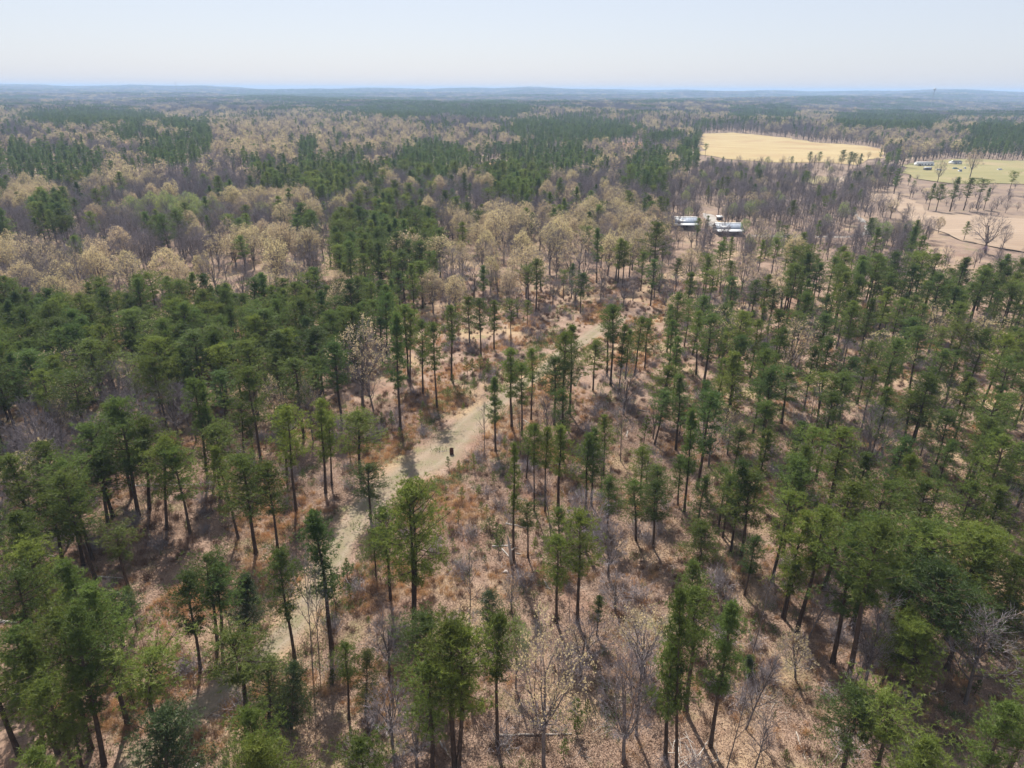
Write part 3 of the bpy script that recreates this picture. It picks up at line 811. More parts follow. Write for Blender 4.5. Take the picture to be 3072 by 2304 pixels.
# keep-out lists in plan
LINES = [(TRK_C, TRK_W * 0.5 + 0.8), (ROAD_C, ROAD_W * 0.5 + 1.5), (FR_C, FR_W * 0.5 + 2.0)]
def on_line(x, y):
    for (c, w), b in zip(LINES, LBOX):
        if not (b[0] < x < b[1] and b[2] < y < b[3]): continue
        d = np.hypot(c[:, 0] - x, c[:, 1] - y); i = d.argmin()
        if d[i] < w[i]: return True
    return False
def bbox(p): return min(q[0] for q in p), max(q[0] for q in p), min(q[1] for q in p), max(q[1] for q in p)
FBOX = [bbox(p) for p in FIELDS]; FPBOX = [bbox(p) for p in FIELD_PX]
def in_field(x, y): return any(b[0] < x < b[1] and b[2] < y < b[3] and inpoly(x, y, p) for p, b in zip(FIELDS, FBOX))
def in_field_px(x, y): return any(b[0] < x < b[1] and b[2] < y < b[3] and inpoly(x, y, p) for p, b in zip(FIELD_PX, FPBOX))
LBOX = [(c[:, 0].min() - 12, c[:, 0].max() + 12, c[:, 1].min() - 12, c[:, 1].max() + 12) for c, w in LINES]

# ------------------------------------------------------------------ trees read off the photograph: (crown top x, y, trunk foot x, y, crown width) in enlarged region pixels
PX = {
 4: [(760,640,900,1400,230),(930,760,970,1360,240),(1060,880,1080,1480,220),(1120,960,1235,1520,200),(1390,800,1430,1280,250),(1560,1000,1660,1650,280),
     (1730,1060,1800,1610,200),(1260,500,1350,1190,130),(1310,520,1395,1160,120),(1420,460,1480,850,180),(1600,440,1690,1040,210),(1830,680,1860,1150,160),
     (1850,690,1920,1370,190),(2080,640,2110,1250,170),(2130,720,2150,1200,120),(1560,660,1580,1000,140),(1640,760,1650,1030,150),(2040,1350,2150,2254,230),
     (640,990,700,1450,330),(560,800,0,0,230),(400,1040,0,0,220),(330,1240,400,1680,330),(450,1260,540,1720,280),(760,1480,835,1870,330),(170,330,0,0,250),
     (460,480,0,0,220),(270,920,0,0,200),(70,1350,100,1560,180),(1000,240,0,0,190),(1240,200,0,0,220),(1380,160,0,0,220),(1590,260,0,0,230),(1780,200,0,0,210),
     (2040,180,0,0,230),(980,380,0,0,160),(350,120,0,0,220),(560,260,0,0,200),(830,60,0,0,200),(1900,380,0,0,220),(1700,60,0,0,200),(40,1000,0,0,200)],
 5: [(345,40,385,850,150),(410,30,435,520,160),(450,60,445,528,120),(520,130,530,610,130),(590,150,620,700,140),(715,30,715,520,110),(820,-20,830,280,120),(895,-10,905,360,110),
     (990,0,990,320,110),(1105,0,1100,300,100),(1210,0,1205,170,120),(1090,310,1105,830,170),(1170,410,1170,880,140),(990,490,1000,980,120),(1240,310,1230,780,90),
     (1390,370,1380,810,190),(1450,200,1435,790,120),(1500,160,1480,740,160),(1650,260,1630,590,150),(1740,30,1720,490,110),(1770,30,1745,550,120),(1840,160,1795,610,100),
     (1870,190,1840,510,100),(1950,110,1900,490,120),(1990,120,1965,450,110),(2130,430,2060,800,190),(2110,590,2030,940,160),(100,720,125,1150,330),(170,1070,190,1420,230),
     (270,1340,320,1944,200),(210,1500,225,1790,140),(1120,910,1115,1684,80),(1250,800,1250,1370,90),(1330,820,1320,1380,110),(1420,810,1405,1340,180),
     (1600,860,1585,1360,160),(1640,830,1620,1330,140),(1710,740,1700,1150,120),(1950,950,1940,1280,150),(2050,1080,2040,1400,180),(1740,1150,1720,1540,140),(1900,1170,1910,1560,180),
     (2040,1180,2020,1610,180),(1550,1370,1530,2090,230),(1400,1530,1395,2090,200),(1210,1320,1210,1670,150),(1410,1350,1420,1700,140),(2200,1000,2180,1330,120),(2200,700,2190,880,100)],
 6: [(20,10,10,300,100),(110,30,130,320,130),(250,180,240,490,160),(290,0,280,240,170),(430,60,420,300,110),(520,40,500,260,120),(640,60,575,560,110),(740,90,690,430,130),(680,200,660,400,110),
     (770,270,745,460,110),(490,270,480,560,150),(1100,40,1070,280,110),(1210,80,1160,320,110),(1300,60,1290,260,110),(1290,190,1220,520,130),(1540,170,1470,580,160),(690,440,640,800,190),
     (1050,470,960,860,200),(900,480,870,820,200),(970,520,930,830,150),(550,660,490,1110,160),(70,700,10,1370,130),(350,830,330,1130,160),(860,830,0,0,200),(1060,830,0,0,200),(810,940,0,0,150),
     (760,1030,650,1640,220),(1040,980,960,1310,220),(450,1130,380,1659,250),(280,1090,230,1480,160),(310,1130,260,1540,140),(400,1040,310,1640,160),(130,1440,100,1850,200),(1500,590,1420,980,200),
     (1610,480,0,0,180),(1730,720,1620,1150,180),(1610,790,1540,1010,150),(1340,560,0,0,150),(1520,1020,1450,1220,150),(2050,740,1950,1100,200),(1920,850,1870,1160,180),(1850,160,0,0,150),
     (1650,180,1610,480,170),(1330,1190,0,0,260),(1600,1170,0,0,230),(1280,1430,0,0,280),(1600,1450,0,0,320),(1960,1480,0,0,300),(800,1360,0,0,200),(2050,620,0,0,200),(1970,190,0,0,150),
     (2100,880,0,0,180),(1900,1180,0,0,190),(2080,1200,0,0,200),(1700,320,0,0,150),(2120,380,0,0,160)],
 7: [(160,190,0,0,230),(420,310,0,0,220),(100,390,0,0,260),(370,640,590,1540,280),(480,620,675,1640,250),(580,460,830,1380,250),(160,750,125,1570,300),(230,780,280,1550,200),(440,1180,530,1660,160),
     (740,520,800,870,200),(870,480,890,760,150),(1210,400,1300,1020,190),(1340,290,1410,860,230),(1410,330,1440,850,230),(1800,240,1910,950,200),(1500,810,1600,1420,330),
     (830,1070,880,1280,150),(1600,1280,0,0,230),(1650,1450,0,0,320),(200,1560,0,0,250),(60,760,0,0,230),(260,1080,0,0,200)],
 8: [(30,850,50,1340,120),(540,670,550,1250,330),(690,700,735,1680,250),(800,750,760,1690,300),(1010,660,1010,1530,180),(580,980,590,1720,270),(1660,540,1655,800,150),(120,1480,0,0,260),
     (2140,790,2100,1600,200),(2190,500,2170,1700,170)],
 9: [(100,490,20,1300,210),(330,560,180,1520,200),(480,160,400,540,130),(740,320,660,700,140),(950,-20,740,780,190),(1140,80,970,980,250),(1280,50,1060,1140,240),(1490,620,1280,1130,200),(1530,720,1460,1250,230),
     (1450,700,1350,1180,150),(1720,350,0,0,330),(1960,100,0,0,290),(1640,120,0,0,280),(2200,290,1990,900,200),(1900,480,1710,1020,280),(1140,1160,1040,1680,320),(1330,1200,1230,1740,330),(1620,1480,0,0,280),
     (2150,1250,0,0,250),(1180,430,1100,800,130),(2140,560,2050,900,150),(1400,330,1310,740,190)],
 2: [(1660,1040,1655,1400,80),(1800,1110,1790,1430,90),(1830,1130,1820,1430,90),(1950,1200,1940,1450,130),(2050,1010,2020,1410,150),(1500,1270,1490,1500,140),(1440,1320,1440,1510,100),(1570,1340,1565,1500,110)],
 3: [(510,1120,490,1330,120),(300,1100,300,1280,90),(250,1100,250,1270,80),(690,1090,660,1320,70),(770,1070,740,1330,100),(1830,1000,1820,1130,75),(1510,1030,1490,1170,85),
     (1610,750,1590,930,45),(1680,760,1640,940,55),(1750,710,1730,940,80),(1850,720,1820,930,90),(1950,730,1900,920,60),(2040,780,1950,930,60),(2160,680,2110,830,90),
     (820,550,815,650,30),(885,550,875,660,40),(1030,540,1020,670,45),(1080,550,1070,680,40),(1115,560,1100,660,30),(1150,560,1140,670,35),(150,500,145,590,40)],
}
BARE_PX = {
 4: [(680,380,0,0,230),(380,640,400,1000,250),(200,760,0,0,250),(860,560,0,0,220),(1070,520,0,0,230),(600,720,0,0,200),(90,1100,0,0,220),(730,560,0,0,200)],
 5: [(920,640,925,1020,90),(2060,620,2020,900,150),(1740,1430,1730,1800,230),(130,400,210,720,200)],
 6: [(1250,640,1190,1240,260),(1320,680,1290,1020,220),(1750,490,0,0,120),(2160,1180,0,0,150),(200,760,170,1080,230)],
 7: [(1990,250,2030,1080,70),(2040,330,2070,990,60)],
 8: [(840,240,830,760,130),(300,620,310,1060,250),(1780,400,1775,640,250),(1850,900,1830,1620,330),(1970,800,1910,1450,200),(300,1100,330,1500,270),(480,1250,490,1660,240),(1250,720,1250,1200,100),(1105,380,1100,650,120),(1480,440,1480,730,50)],
 9: [(580,400,450,920,90),(1020,450,800,850,110),(640,920,410,1410,130),(470,1080,280,1690,110),(560,1320,460,1690,110),(1330,540,1180,1140,160),(1280,800,1100,1130,140),(1270,640,1170,1150,170)],
 2: [(690,1290,700,1540,250),(870,1250,860,1520,210)],
 1: [(2000,1130,1990,1370,330),(1190,1050,1200,1250,210),(140,1230,130,1420,230)],
 3: [(2000,930,1960,1210,180),(2100,1020,2070,1180,90),(1600,960,1590,1120,90),(1670,600,1650,750,90)],
}
GOLD_PX = {
 4: [(190,960,0,0,250),(30,340,0,0,160),(1750,520,0,0,170),(1980,540,0,0,160),(400,560,0,0,180)],
 5: [(130,150,140,700,330)],
 6: [(320,720,290,1000,190)],
 8: [(1330,750,1310,1640,400),(1960,650,1960,1050,350)],
 9: [(720,810,730,1080,210)],
 2: [(400,1070,430,1400,240),(650,1090,600,1400,300),(1200,1170,1200,1500,250),(880,1020,0,0,250),(120,1240,140,1440,220)],
 1: [(1500,1090,1530,1300,220),(1790,1030,1800,1280,260)],
 3: [(1890,530,1860,720,110),(660,1330,640,1560,200)],
}
LIME_PX = {8: [(1140,690,1130,1150,150)], 3: [(440,870,430,1010,80), (1480,1000,1470,1130,70)], 4: [(800,340,0,0,170)], 1: [(1700,880,1700,1050,110)]}
CED_PX = [(7,1600,400,1600,790,190,0),(7,1740,960,1740,1400,300,1),(7,1900,970,1890,1400,200,2),(7,1080,1260,1080,1800,350,2),(8,960,520,960,740,200,2),(6,1450,130,1430,280,110,0),(6,1390,1000,1380,1180,130,0),
          (8,170,900,155,1310,170,1),(9,1480,280,1430,700,250,1),(6,950,1340,880,1640,190,2),(9,430,930,430,1070,110,0),(1,680,1100,680,1220,140,2),(2,1420,900,1420,960,110,2)]

TREES = []   # dict(kind, pos, h, w, rz, lean, var)
def put(kind, r, tx, ty, bx, by, w, var=None, h0=16.0):
    t = Z(r, tx, ty)
    if bx:
        g = ground(*Z(r, bx, by))
        d = pxdir(*t); s = g[1] / d[1]
        top = np.array([0, 0, CAM_H]) + d * s
        h = float(np.clip(top[2] - g[2], 3.0, 24.0)); lean = float(np.clip((top[0] - g[0]) / h, -0.2, 0.2))
    else:
        d = pxdir(*t); g = ground(t[0], t[1], h0); h = h0; lean = 0.0
    dist = np.linalg.norm(g - np.array([0, 0, CAM_H]))
    TREES.append(dict(kind=kind, p=g, h=h, w=w / 2.16 / FPX * dist, rz=random.uniform(0, 6.28), lean=lean, var=var, hand=True))
for r, L_ in PX.items():
    for t in L_:
        w, b = t[4], t[3]
        put('pine', r, *t)
for r, L_ in BARE_PX.items():
    for t in L_: put('bare', r, *t, h0=12.0)
for r, L_ in GOLD_PX.items():
    for t in L_: put('gold', r, *t, h0=12.0)
for r, L_ in LIME_PX.items():
    for t in L_: put('lime', r, *t, h0=11.0)
for t in CED_PX: put('cedar', t[0], t[1], t[2], t[3], t[4], t[5], var=t[6])
put('pine', 5, 440, 1170, 475, 2094, 340, var=PINE_FORK)
put('pine', 7, 1040, 870, 1090, 1500, 350, var=PINE_BENT)
for (x, y) in ((2, 1),): pass
put('redbud', 2, 1550, 925, 1550, 965, 55); put('redbud', 2, 1900, 920, 1900, 955, 45); put('redbud', 3, 1960, 1175, 1960, 1215, 60)

# fill between: zones in photograph pixels of the trunk foot -> spacing (m) and mix
ZONES = [
 ([(-400, 1030), (0, 1000), (330, 985), (700, 985), (1080, 975), (1190, 1000), (1160, 1080), (1010, 1180), (700, 1230), (520, 1290), (200, 1330), (-400, 1400)], 3.2, dict(pine=.91, bare=.06, gold=.03), 15.0),
 ([(1000, 740), (1290, 740), (1330, 830), (1290, 890), (1090, 925), (1010, 900)], 4.2, dict(pine=.95, bare=.05), 16.5),
 ([(1290, 740), (1560, 765), (1985, 775), (1990, 850), (1700, 880), (1420, 905), (1330, 830)], 7.6, dict(gold=.62, bare=.31, pine=.07), 18.5),
 ([(480, 830), (1000, 800), (1010, 900), (1090, 925), (1080, 972), (700, 980), (330, 980), (250, 900)], 7.4, dict(bare=.68, gold=.24, pine=.08), 17.5),
 ([(-500, 1400), (200, 1330), (520, 1290), (700, 1250), (1000, 1200), (1120, 1260), (1000, 1450), (560, 1700), (420, 2000), (200, 2300), (100, 2600), (-700, 2600)], 5.8, dict(pine=.64, bare=.30, gold=.06), 16.0),
 ([(2330, 890), (2450, 880), (2650, 895), (2850, 940), (3072, 970), (3500, 1010), (3600, 1090), (3000, 1040), (2600, 990), (2350, 960)], 4.2, dict(pine=.94, bare=.06), 16.5),
 ([(1090, 925), (1330, 890), (1700, 882), (2040, 850), (2330, 850), (2350, 960), (2100, 1000), (1900, 920), (1500, 965), (1200, 975)], 6.0, dict(bare=.62, gold=.14, pine=.24), 14.0),
 ([(2000, 980), (2350, 960), (2600, 990), (3000, 1040), (3700, 1090), (4200, 2600), (2900, 2600), (2750, 2100), (2300, 1750), (2050, 1600), (2000, 1250)], 5.2, dict(pine=.70, bare=.25, gold=.05), 16.0),
 ([(1560, 1230), (2050, 1180), (2080, 1600), (2300, 1900), (2000, 2150), (1520, 2050), (1400, 1850), (1520, 1500)], 5.6, dict(pine=.66, bare=.34), 13.5),
 ([(900, 2000), (1150, 1950), (1500, 1850), (2100, 1800), (2500, 2000), (2750, 2300), (2900, 2600), (600, 2600)], 5.6, dict(bare=.60, pine=.32, gold=.08), 12.5),
]
SEEN = [(2030, 2090, 648, 682), (2150, 2222, 660, 702), (2148, 2172, 642, 662), (2745, 2810, 478, 502), (2855, 2905, 486, 520), (2985, 3010, 500, 516), (2320, 2560, 696, 716)]
def hides(x, y, h, k=1.0):
    z = float(gz(x, y))
    for f in (0.45, 0.7, 1.0):
        a, b = project((x, y, z + h * f))
        if any(u0 - 10 < a < u1 + 10 and v0 < b < v1 + 12 for u0, u1, v0, v1 in SEEN): return True
    return False
cell = {}
def near_ok(x, y, d):
    c = int(x // 10), int(y // 10)
    for i in (-1, 0, 1):
        for j in (-1, 0, 1):
            for (a, b) in cell.get((c[0] + i, c[1] + j), ()):
                if (a - x) ** 2 + (b - y) ** 2 < d * d: return False
    return True
def mark(x, y): cell.setdefault((int(x // 10), int(y // 10)), []).append((x, y))
for t in TREES: mark(t['p'][0], t['p'][1])
GREY = []
for r in (4,):
    for q in BARE_PX[r] + GOLD_PX[r][:1]:
        g = ground(*Z(r, q[0], q[1]), 12.0); GREY.append((g[0], g[1], 6.5))
for gx, gy, gr in GREY:
    for _ in range(4):
        x, y = gx + random.uniform(-6, 6), gy + random.uniform(-6, 6)
        if near_ok(x, y, 2.6):
            mark(x, y)
            TREES.append(dict(kind='bare', p=np.array([x, y, float(gz(x, y))]), h=random.uniform(9, 13), w=0, rz=random.uniform(0, 6.28), lean=random.gauss(0, 0.04), var=None, hand=False))
for poly, sp, mixd, hh in ZONES:
    g = [ground(*p)[:2] for p in poly]
    xs = [p[0] for p in g]; ys = [p[1] for p in g]
    n = int((max(xs) - min(xs)) * (max(ys) - min(ys)) / (sp * sp) * 2.2)
    ks, ws = list(mixd), list(mixd.values())
    for _ in range(n):
        x, y = random.uniform(min(xs), max(xs)), random.uniform(min(ys), max(ys))
        if not inpoly(x, y, g) or on_line(x, y) or in_field(x, y) or not near_ok(x, y, sp * random.uniform(0.75, 1.25)): continue
        if 200 < y < 420 and hides(x, y, hh): continue
        mark(x, y)
        k = random.choices(ks, ws)[0]
        if k == 'pine' and any((x - a) ** 2 + (y - b) ** 2 < c * c for a, b, c in GREY): continue
        h = hh * random.uniform(0.72, 1.14) * (0.72 if k == 'bare' else 0.85 if k == 'gold' else 1)
        TREES.append(dict(kind=k, p=np.array([x, y, float(gz(x, y))]), h=h, w=0, rz=random.uniform(0, 6.28), lean=random.gauss(0, 0.045), var=None, hand=False))

# ------------------------------------------------------------------ the woods beyond: type map read off the photograph (region, x, y, rx, ry, kind)
EL = [
 (1,350,620,330,120,'P'),(1,130,560,150,80,'P'),(1,350,940,140,110,'P'),(1,1100,530,190,90,'P'),(1,1300,460,70,110,'P'),(1,600,320,480,55,'P'),(1,850,415,150,45,'P'),(1,1150,370,110,40,'P'),
 (1,2080,700,200,130,'P'),(1,2000,520,70,70,'P'),(1,1950,190,430,45,'P'),(1,1700,660,80,60,'P'),(1,2000,1000,90,60,'P'),(1,1700,450,480,110,'G'),(1,1000,290,260,45,'G'),(1,720,650,130,60,'G'),(1,180,800,130,60,'G'),(1,1950,380,280,60,'G'),
 (1,1100,880,350,60,'L'),(1,700,920,700,150,'B'),(1,1350,720,380,120,'B'),(1,150,400,200,60,'B'),(1,1650,1080,320,90,'G'),(1,1300,1130,350,60,'B'),(1,300,1120,300,100,'B'),
 (2,600,590,270,110,'P'),(2,300,1010,320,150,'P'),(2,1250,590,430,100,'P'),(2,1500,400,470,80,'P'),(2,950,270,300,55,'P'),(2,400,270,320,55,'P'),(2,1150,730,200,100,'P'),(2,2000,640,130,130,'P'),(2,1420,920,80,40,'P'),
 (2,250,420,290,90,'G'),(2,420,510,120,60,'G'),(2,700,470,200,50,'G'),(2,1100,470,160,50,'G'),(2,1350,990,830,95,'G'),(2,700,1000,200,100,'G'),(2,1800,850,130,70,'G'),(2,600,720,330,130,'B'),(2,1450,820,420,100,'B'),(2,1900,760,300,130,'B'),(2,800,330,400,40,'B'),(2,1400,1120,600,120,'B'),
 (3,1350,340,370,60,'P'),(3,2050,470,240,120,'P'),(3,630,290,110,40,'P'),(3,400,290,110,40,'P'),(3,900,215,150,35,'P'),(3,60,560,90,130,'P'),(3,1200,720,70,60,'P'),(3,1350,730,110,60,'P'),(3,1250,1180,650,90,'B'),
 (3,1100,420,170,50,'G'),(3,900,290,200,50,'G'),(3,1500,450,260,70,'G'),(3,600,400,380,40,'B'),(3,600,760,620,150,'B'),(3,500,990,560,110,'B'),(3,1000,870,260,110,'B'),(3,1300,960,260,110,'B'),
]
ELP = [(Z(r, x, y)[0], Z(r, x, y)[1], rx / 2.16, ry / 2.16, k) for r, x, y, rx, ry, k in EL]
_VN = {}
def vnoise(x, y, s, seed):
    if (s, seed) not in _VN:
        rr = np.random.default_rng(seed); q = []
        for i in range(6):
            a = rr.uniform(0, 6.28); f = rr.uniform(0.6, 1.7) / s * 6.28; q.append((math.cos(a) * f, math.sin(a) * f, rr.uniform(0, 6.28)))
        _VN[(s, seed)] = q
    v = 0
    sn = math.sin if isinstance(x, float) else np.sin
    for a, b, c in _VN[(s, seed)]: v = v + sn(x * a + y * b + c)
    return v / 6
def band(r0, r1, sp, half=47):
    """jittered places between two distances, inside a wide view sector"""
    out = []
    r = r0
    while r < r1:
        n = int(R_(2 * half) * r / sp)
        a = (np.arange(n) + RNG.uniform(0, 1, n)) / n * R_(2 * half) - R_(half)
        rr = r + RNG.uniform(-0.5, 0.5, n) * sp
        out.append(np.stack([rr * np.sin(a), rr * np.cos(a)], 1)); r += sp
    return np.concatenate(out)
FAR = {'P': [], 'B': [], 'G': []}
TRUNK_FAR = []
def assign(P2, lod, sp):
    zg = gz(P2[:, 0], P2[:, 1])
    P3 = np.concatenate([P2, zg[:, None]], 1)
    cx, cyy = project_np(P3 + np.array([0, 0, 12.0]))
    bx, by = project_np(P3)
    nz = vnoise(P2[:, 0], P2[:, 1], 190 if lod == 0 else 800, 5); n2 = vnoise(P2[:, 0], P2[:, 1], 60 if lod == 0 else 300, 9); n3 = vnoise(P2[:, 0], P2[:, 1], 110 if lod == 0 else 600, 12)
    U = RNG.uniform(0, 1, len(P2))
    for i in range(len(P2)):
        x, y = P2[i]
        if y < 1000 and (in_field(x, y) or on_line(x, y)): continue
        if y >= 1000 and y < 1900 and in_field(x, y): continue
        tall = 1.0
        if 260 < y < 2000:
            pt = [(bx[i] + (cx[i] - bx[i]) * q, by[i] + (cyy[i] - by[i]) * q) for q in (0.5, 0.92, 1.25)]
            hid = [in_field_px(a, b) or any(u0 < a < u1 and v0 < b < v1 for u0, u1, v0, v1 in SEEN) for a, b in pt]
            if hid[0]: 
                if U[i] < 0.96: continue
                tall = 0.6
            elif any(hid):
                if U[i] < 0.15: continue
                tall = 0.45 if hid[1] else 0.65
        k = None
        for ex, ey, rx, ry, kk in ELP:
            if ((cx[i] - ex) / rx) ** 2 + ((cyy[i] - ey) / ry) ** 2 < 1 + 0.7 * n2[i]:
                k = kk
                if kk == 'B' and U[i] > 0.86: k = 'G' if U[i] > 0.95 else 'P'
                if kk == 'P' and U[i] > 0.93: k = 'B'
                if kk == 'G' and U[i] > (0.55 if y < 700 else 0.28): k = 'B' if U[i] < 0.93 else 'P'
                if kk == 'L' and U[i] > 0.6: k = 'B'
                if lod and kk == 'G' and U[i] > 0.26: k = 'B' if n3[i] > -0.15 else 'P'
                if lod and kk == 'P' and U[i] > 0.70: k = 'B'
                break
        if k is None:
            v = nz[i] + 0.35 * n2[i]
            if v > 0.22: k = 'P' if U[i] < 0.72 else 'B'
            elif n3[i] > 0.18: k = 'G' if U[i] < (0.22 if lod else 0.5) else 'B'
            else: k = 'B' if U[i] < 0.76 else ('P' if U[i] < 0.90 else 'G')
        # a thinner pale thicket by the two roofs and round the pink field
        if 2000 < bx[i] < 2760 and 560 < by[i] < 760:
            if U[i] < 0.30: continue
            if k == 'P' and not (by[i] > 730 or by[i] < 600): k = 'B'
        if inpoly(bx[i], by[i], THICKET): continue
        if bx[i] > 2740 and 540 < by[i] < 905:
            if U[i] < 0.62: continue
            if U[i] < 0.97: k = 'B'
            tall *= 0.75
        yield k, x, y, zg[i], tall
THICKET = [(2040, 560), (2120, 505), (2500, 500), (2720, 520), (2660, 580), (2700, 640), (2790, 720), (2700, 790), (2480, 800), (2250, 780), (2020, 740)]
HOUSE_KEEP = []
def keep_out(px, py, rad): 
    g = ground(px, py); HOUSE_KEEP.append((g[0], g[1], rad))
keep_out(2058, 680, 9); keep_out(2185, 700, 11); keep_out(2160, 655, 6); keep_out(2120, 690, 7); keep_out(2200, 725, 9); keep_out(2070, 705, 8)
ZG = [[ground(*p)[:2] for p in z[0]] for z in ZONES]
mid = band(205, 470, 6.2)
for k, x, y, z, u in assign(mid, 0, 6.2):
    if any(inpoly(x, y, g) for g in ZG) or not near_ok(x, y, 4.2): continue
    if any((x - a) ** 2 + (y - b) ** 2 < c * c for a, b, c in HOUSE_KEEP): continue
    if hides(x, y, 15.0): continue
    kind = {'P': 'pine', 'B': 'bare', 'G': 'gold', 'L': 'lime'}[k]
    if u < 1 and kind == 'pine': kind = 'bare'
    h = {'pine': 16, 'bare': 14, 'gold': 15, 'lime': 13}[kind] * random.uniform(0.75, 1.15) * u
    if y < 400 and kind == 'bare' and project((x, y, z))[0] > 2000: h *= 0.72
    TREES.append(dict(kind=kind, p=np.array([x, y, z]), h=h, w=0, rz=random.uniform(0, 6.28), lean=random.gauss(0, 0.02), var=None, hand=False))
tg = [ground(*p)[:2] for p in THICKET]; tb = bbox(tg)
tn = int((tb[1] - tb[0]) * (tb[3] - tb[2]) / 9.0)
for q in range(tn):
    x, y = random.uniform(tb[0], tb[1]), random.uniform(tb[2], tb[3])
    if not inpoly(x, y, tg) or in_field(x, y) or on_line(x, y) or not near_ok(x, y, 2.1): continue
    if any((x - a) ** 2 + (y - b) ** 2 < c * c for a, b, c in HOUSE_KEEP): continue
    if float(vnoise(x, y, 40, 77)) < -0.25: continue
    z = float(gz(x, y)); h = random.uniform(6.5, 11.0)
    pt = [project((x, y, z + h * f)) for f in (0.6, 1.0)]
    hd = [in_field_px(a, b) or any(u0 < a < u1 and v0 < b < v1 for u0, u1, v0, v1 in SEEN) for a, b in pt]
    if any(hd) and random.random() < 0.8: continue
    mark(x, y)
    u = random.random()
    if u < 0.9: FAR['B'].append((x, y, z - 0.1, random.uniform(0, 6.28), (h / 18 * 1.3, h / 18 * 1.3, h / 18), random.choice((8, 9, 9, 9, 7))))
    elif u < 0.96: FAR['G'].append((x, y, z - 0.1, random.uniform(0, 6.28), (h / 18 * 1.1, h / 18 * 1.1, h / 18), random.choice((8, 9))))
    else: FAR['P'].append((x, y, z - 0.1, random.uniform(0, 6.28), h / 15, 6 + random.randrange(10)))
for r0, r1, sp, lod in ((470, 1250, 8.0, 0), (1250, 1900, 9.5, 0)):
    for k, x, y, z, u in assign(band(r0, r1, sp), 0, sp):
        s = random.uniform(0.7, 1.12) * 16 / 18; wd = random.uniform(0.95, 1.35); s = (s * wd, s * wd, s * u) if u == 1.0 else (s * 0.75, s * 0.75, s * u)
        rz = random.uniform(0, 6.28)
        if k == 'P': FAR['P'].append((x, y, z - 0.2, rz, s, random.randrange(3)))
        elif k == 'B': FAR['B'].append((x, y, z - 0.2, rz, tuple(0.92 * q for q in s), random.randrange(3)))
        elif k == 'L': FAR['G'].append((x, y, z - 0.2, rz, s, 10))
        else: FAR['G'].append((x, y, z - 0.2, rz, s, random.randrange(3)))
for r0, r1, sp in ((1900, 2600, 21), (2600, 5200, 26), (5200, 9800, 42)):
    for k, x, y, z, u in assign(band(r0, r1, sp), 1, sp):
        s = random.uniform(0.8, 1.1); q = sp / 24.0
        k = 'G' if k == 'L' else k
        FAR[k].append((x, y, z - 0.3, random.uniform(0, 6.28), (s * q, s * q, s * (0.95 if sp < 40 else 1.1)), 3 + random.randrange(3)))

# ------------------------------------------------------------------ choose individuals (the 300 that show largest of a kind), the rest join the mass
for t in TREES:
    d = np.linalg.norm(t['p'] - np.array([0, 0, CAM_H]))
    bx, by = project(t['p']); tx, ty = project(t['p'] + np.array([0, 0, t['h']]))
    t['b'] = (bx, by); t['t'] = (tx, ty)
    vis = -40 < tx < IMW + 40 and ty < IMH - 10 and by > 0
    t['vis'] = vis
    t['size'] = (t['h'] / d) * (1.15 if t['hand'] else 1.0) if vis else 0
LIMIT = {'pine': 300, 'bare': 230, 'gold': 150, 'lime': 40, 'cedar': 40, 'redbud': 9}
SOLO = []
for k, lim in LIMIT.items():
    L_ = sorted([t for t in TREES if t['kind'] == k], key=lambda t: -t['size'])
    n = 0
    for t in L_:
        if n < lim and t['size'] > 0: SOLO.append(t); n += 1
        elif k in ('pine', 'bare', 'gold', 'lime'):
            s = t['h'] / 18; far = np.hypot(t['p'][0], t['p'][1]) > 330
            x, y, z = t['p']
            if k == 'pine': FAR['P'].append((x, y, z - 0.1, t['rz'], (s * random.uniform(1.1, 1.4),) * 2 + (s,), 6 + random.randrange(10)))
            elif k == 'bare': FAR['B'].append((x, y, z - 0.1, t['rz'], s, random.choice((6, 7, 8, 6, 7))))
            elif k == 'gold': FAR['G'].append((x, y, z - 0.1, t['rz'], s, random.choice((6, 7, 8))))
            else: FAR['G'].append((x, y, z - 0.1, t['rz'], s, 9))
def flush(name, src, rows, label):
    P = np.array([r[:3] for r in rows]); Rz = np.array([r[3] for r in rows])
    S = np.array([r[4] if isinstance(r[4], tuple) else (r[4],) * 3 for r in rows]); ix = np.array([r[5] for r in rows])
    scatter(name, src, P, Rz, S, ix, label, 'forest')
flush('pine_forest', source_col('pine_source', PSRC), FAR['P'], 'dark green pine woods spread over the distance to the horizon')
flush('bare_forest', source_col('bare_source', HSRC), FAR['B'], 'grey leafless hardwood woods spread over the distance to the horizon')
flush('budding_forest', source_col('gold_source', GSRC), FAR['G'], 'golden budding hardwood woods in patches over the distance')

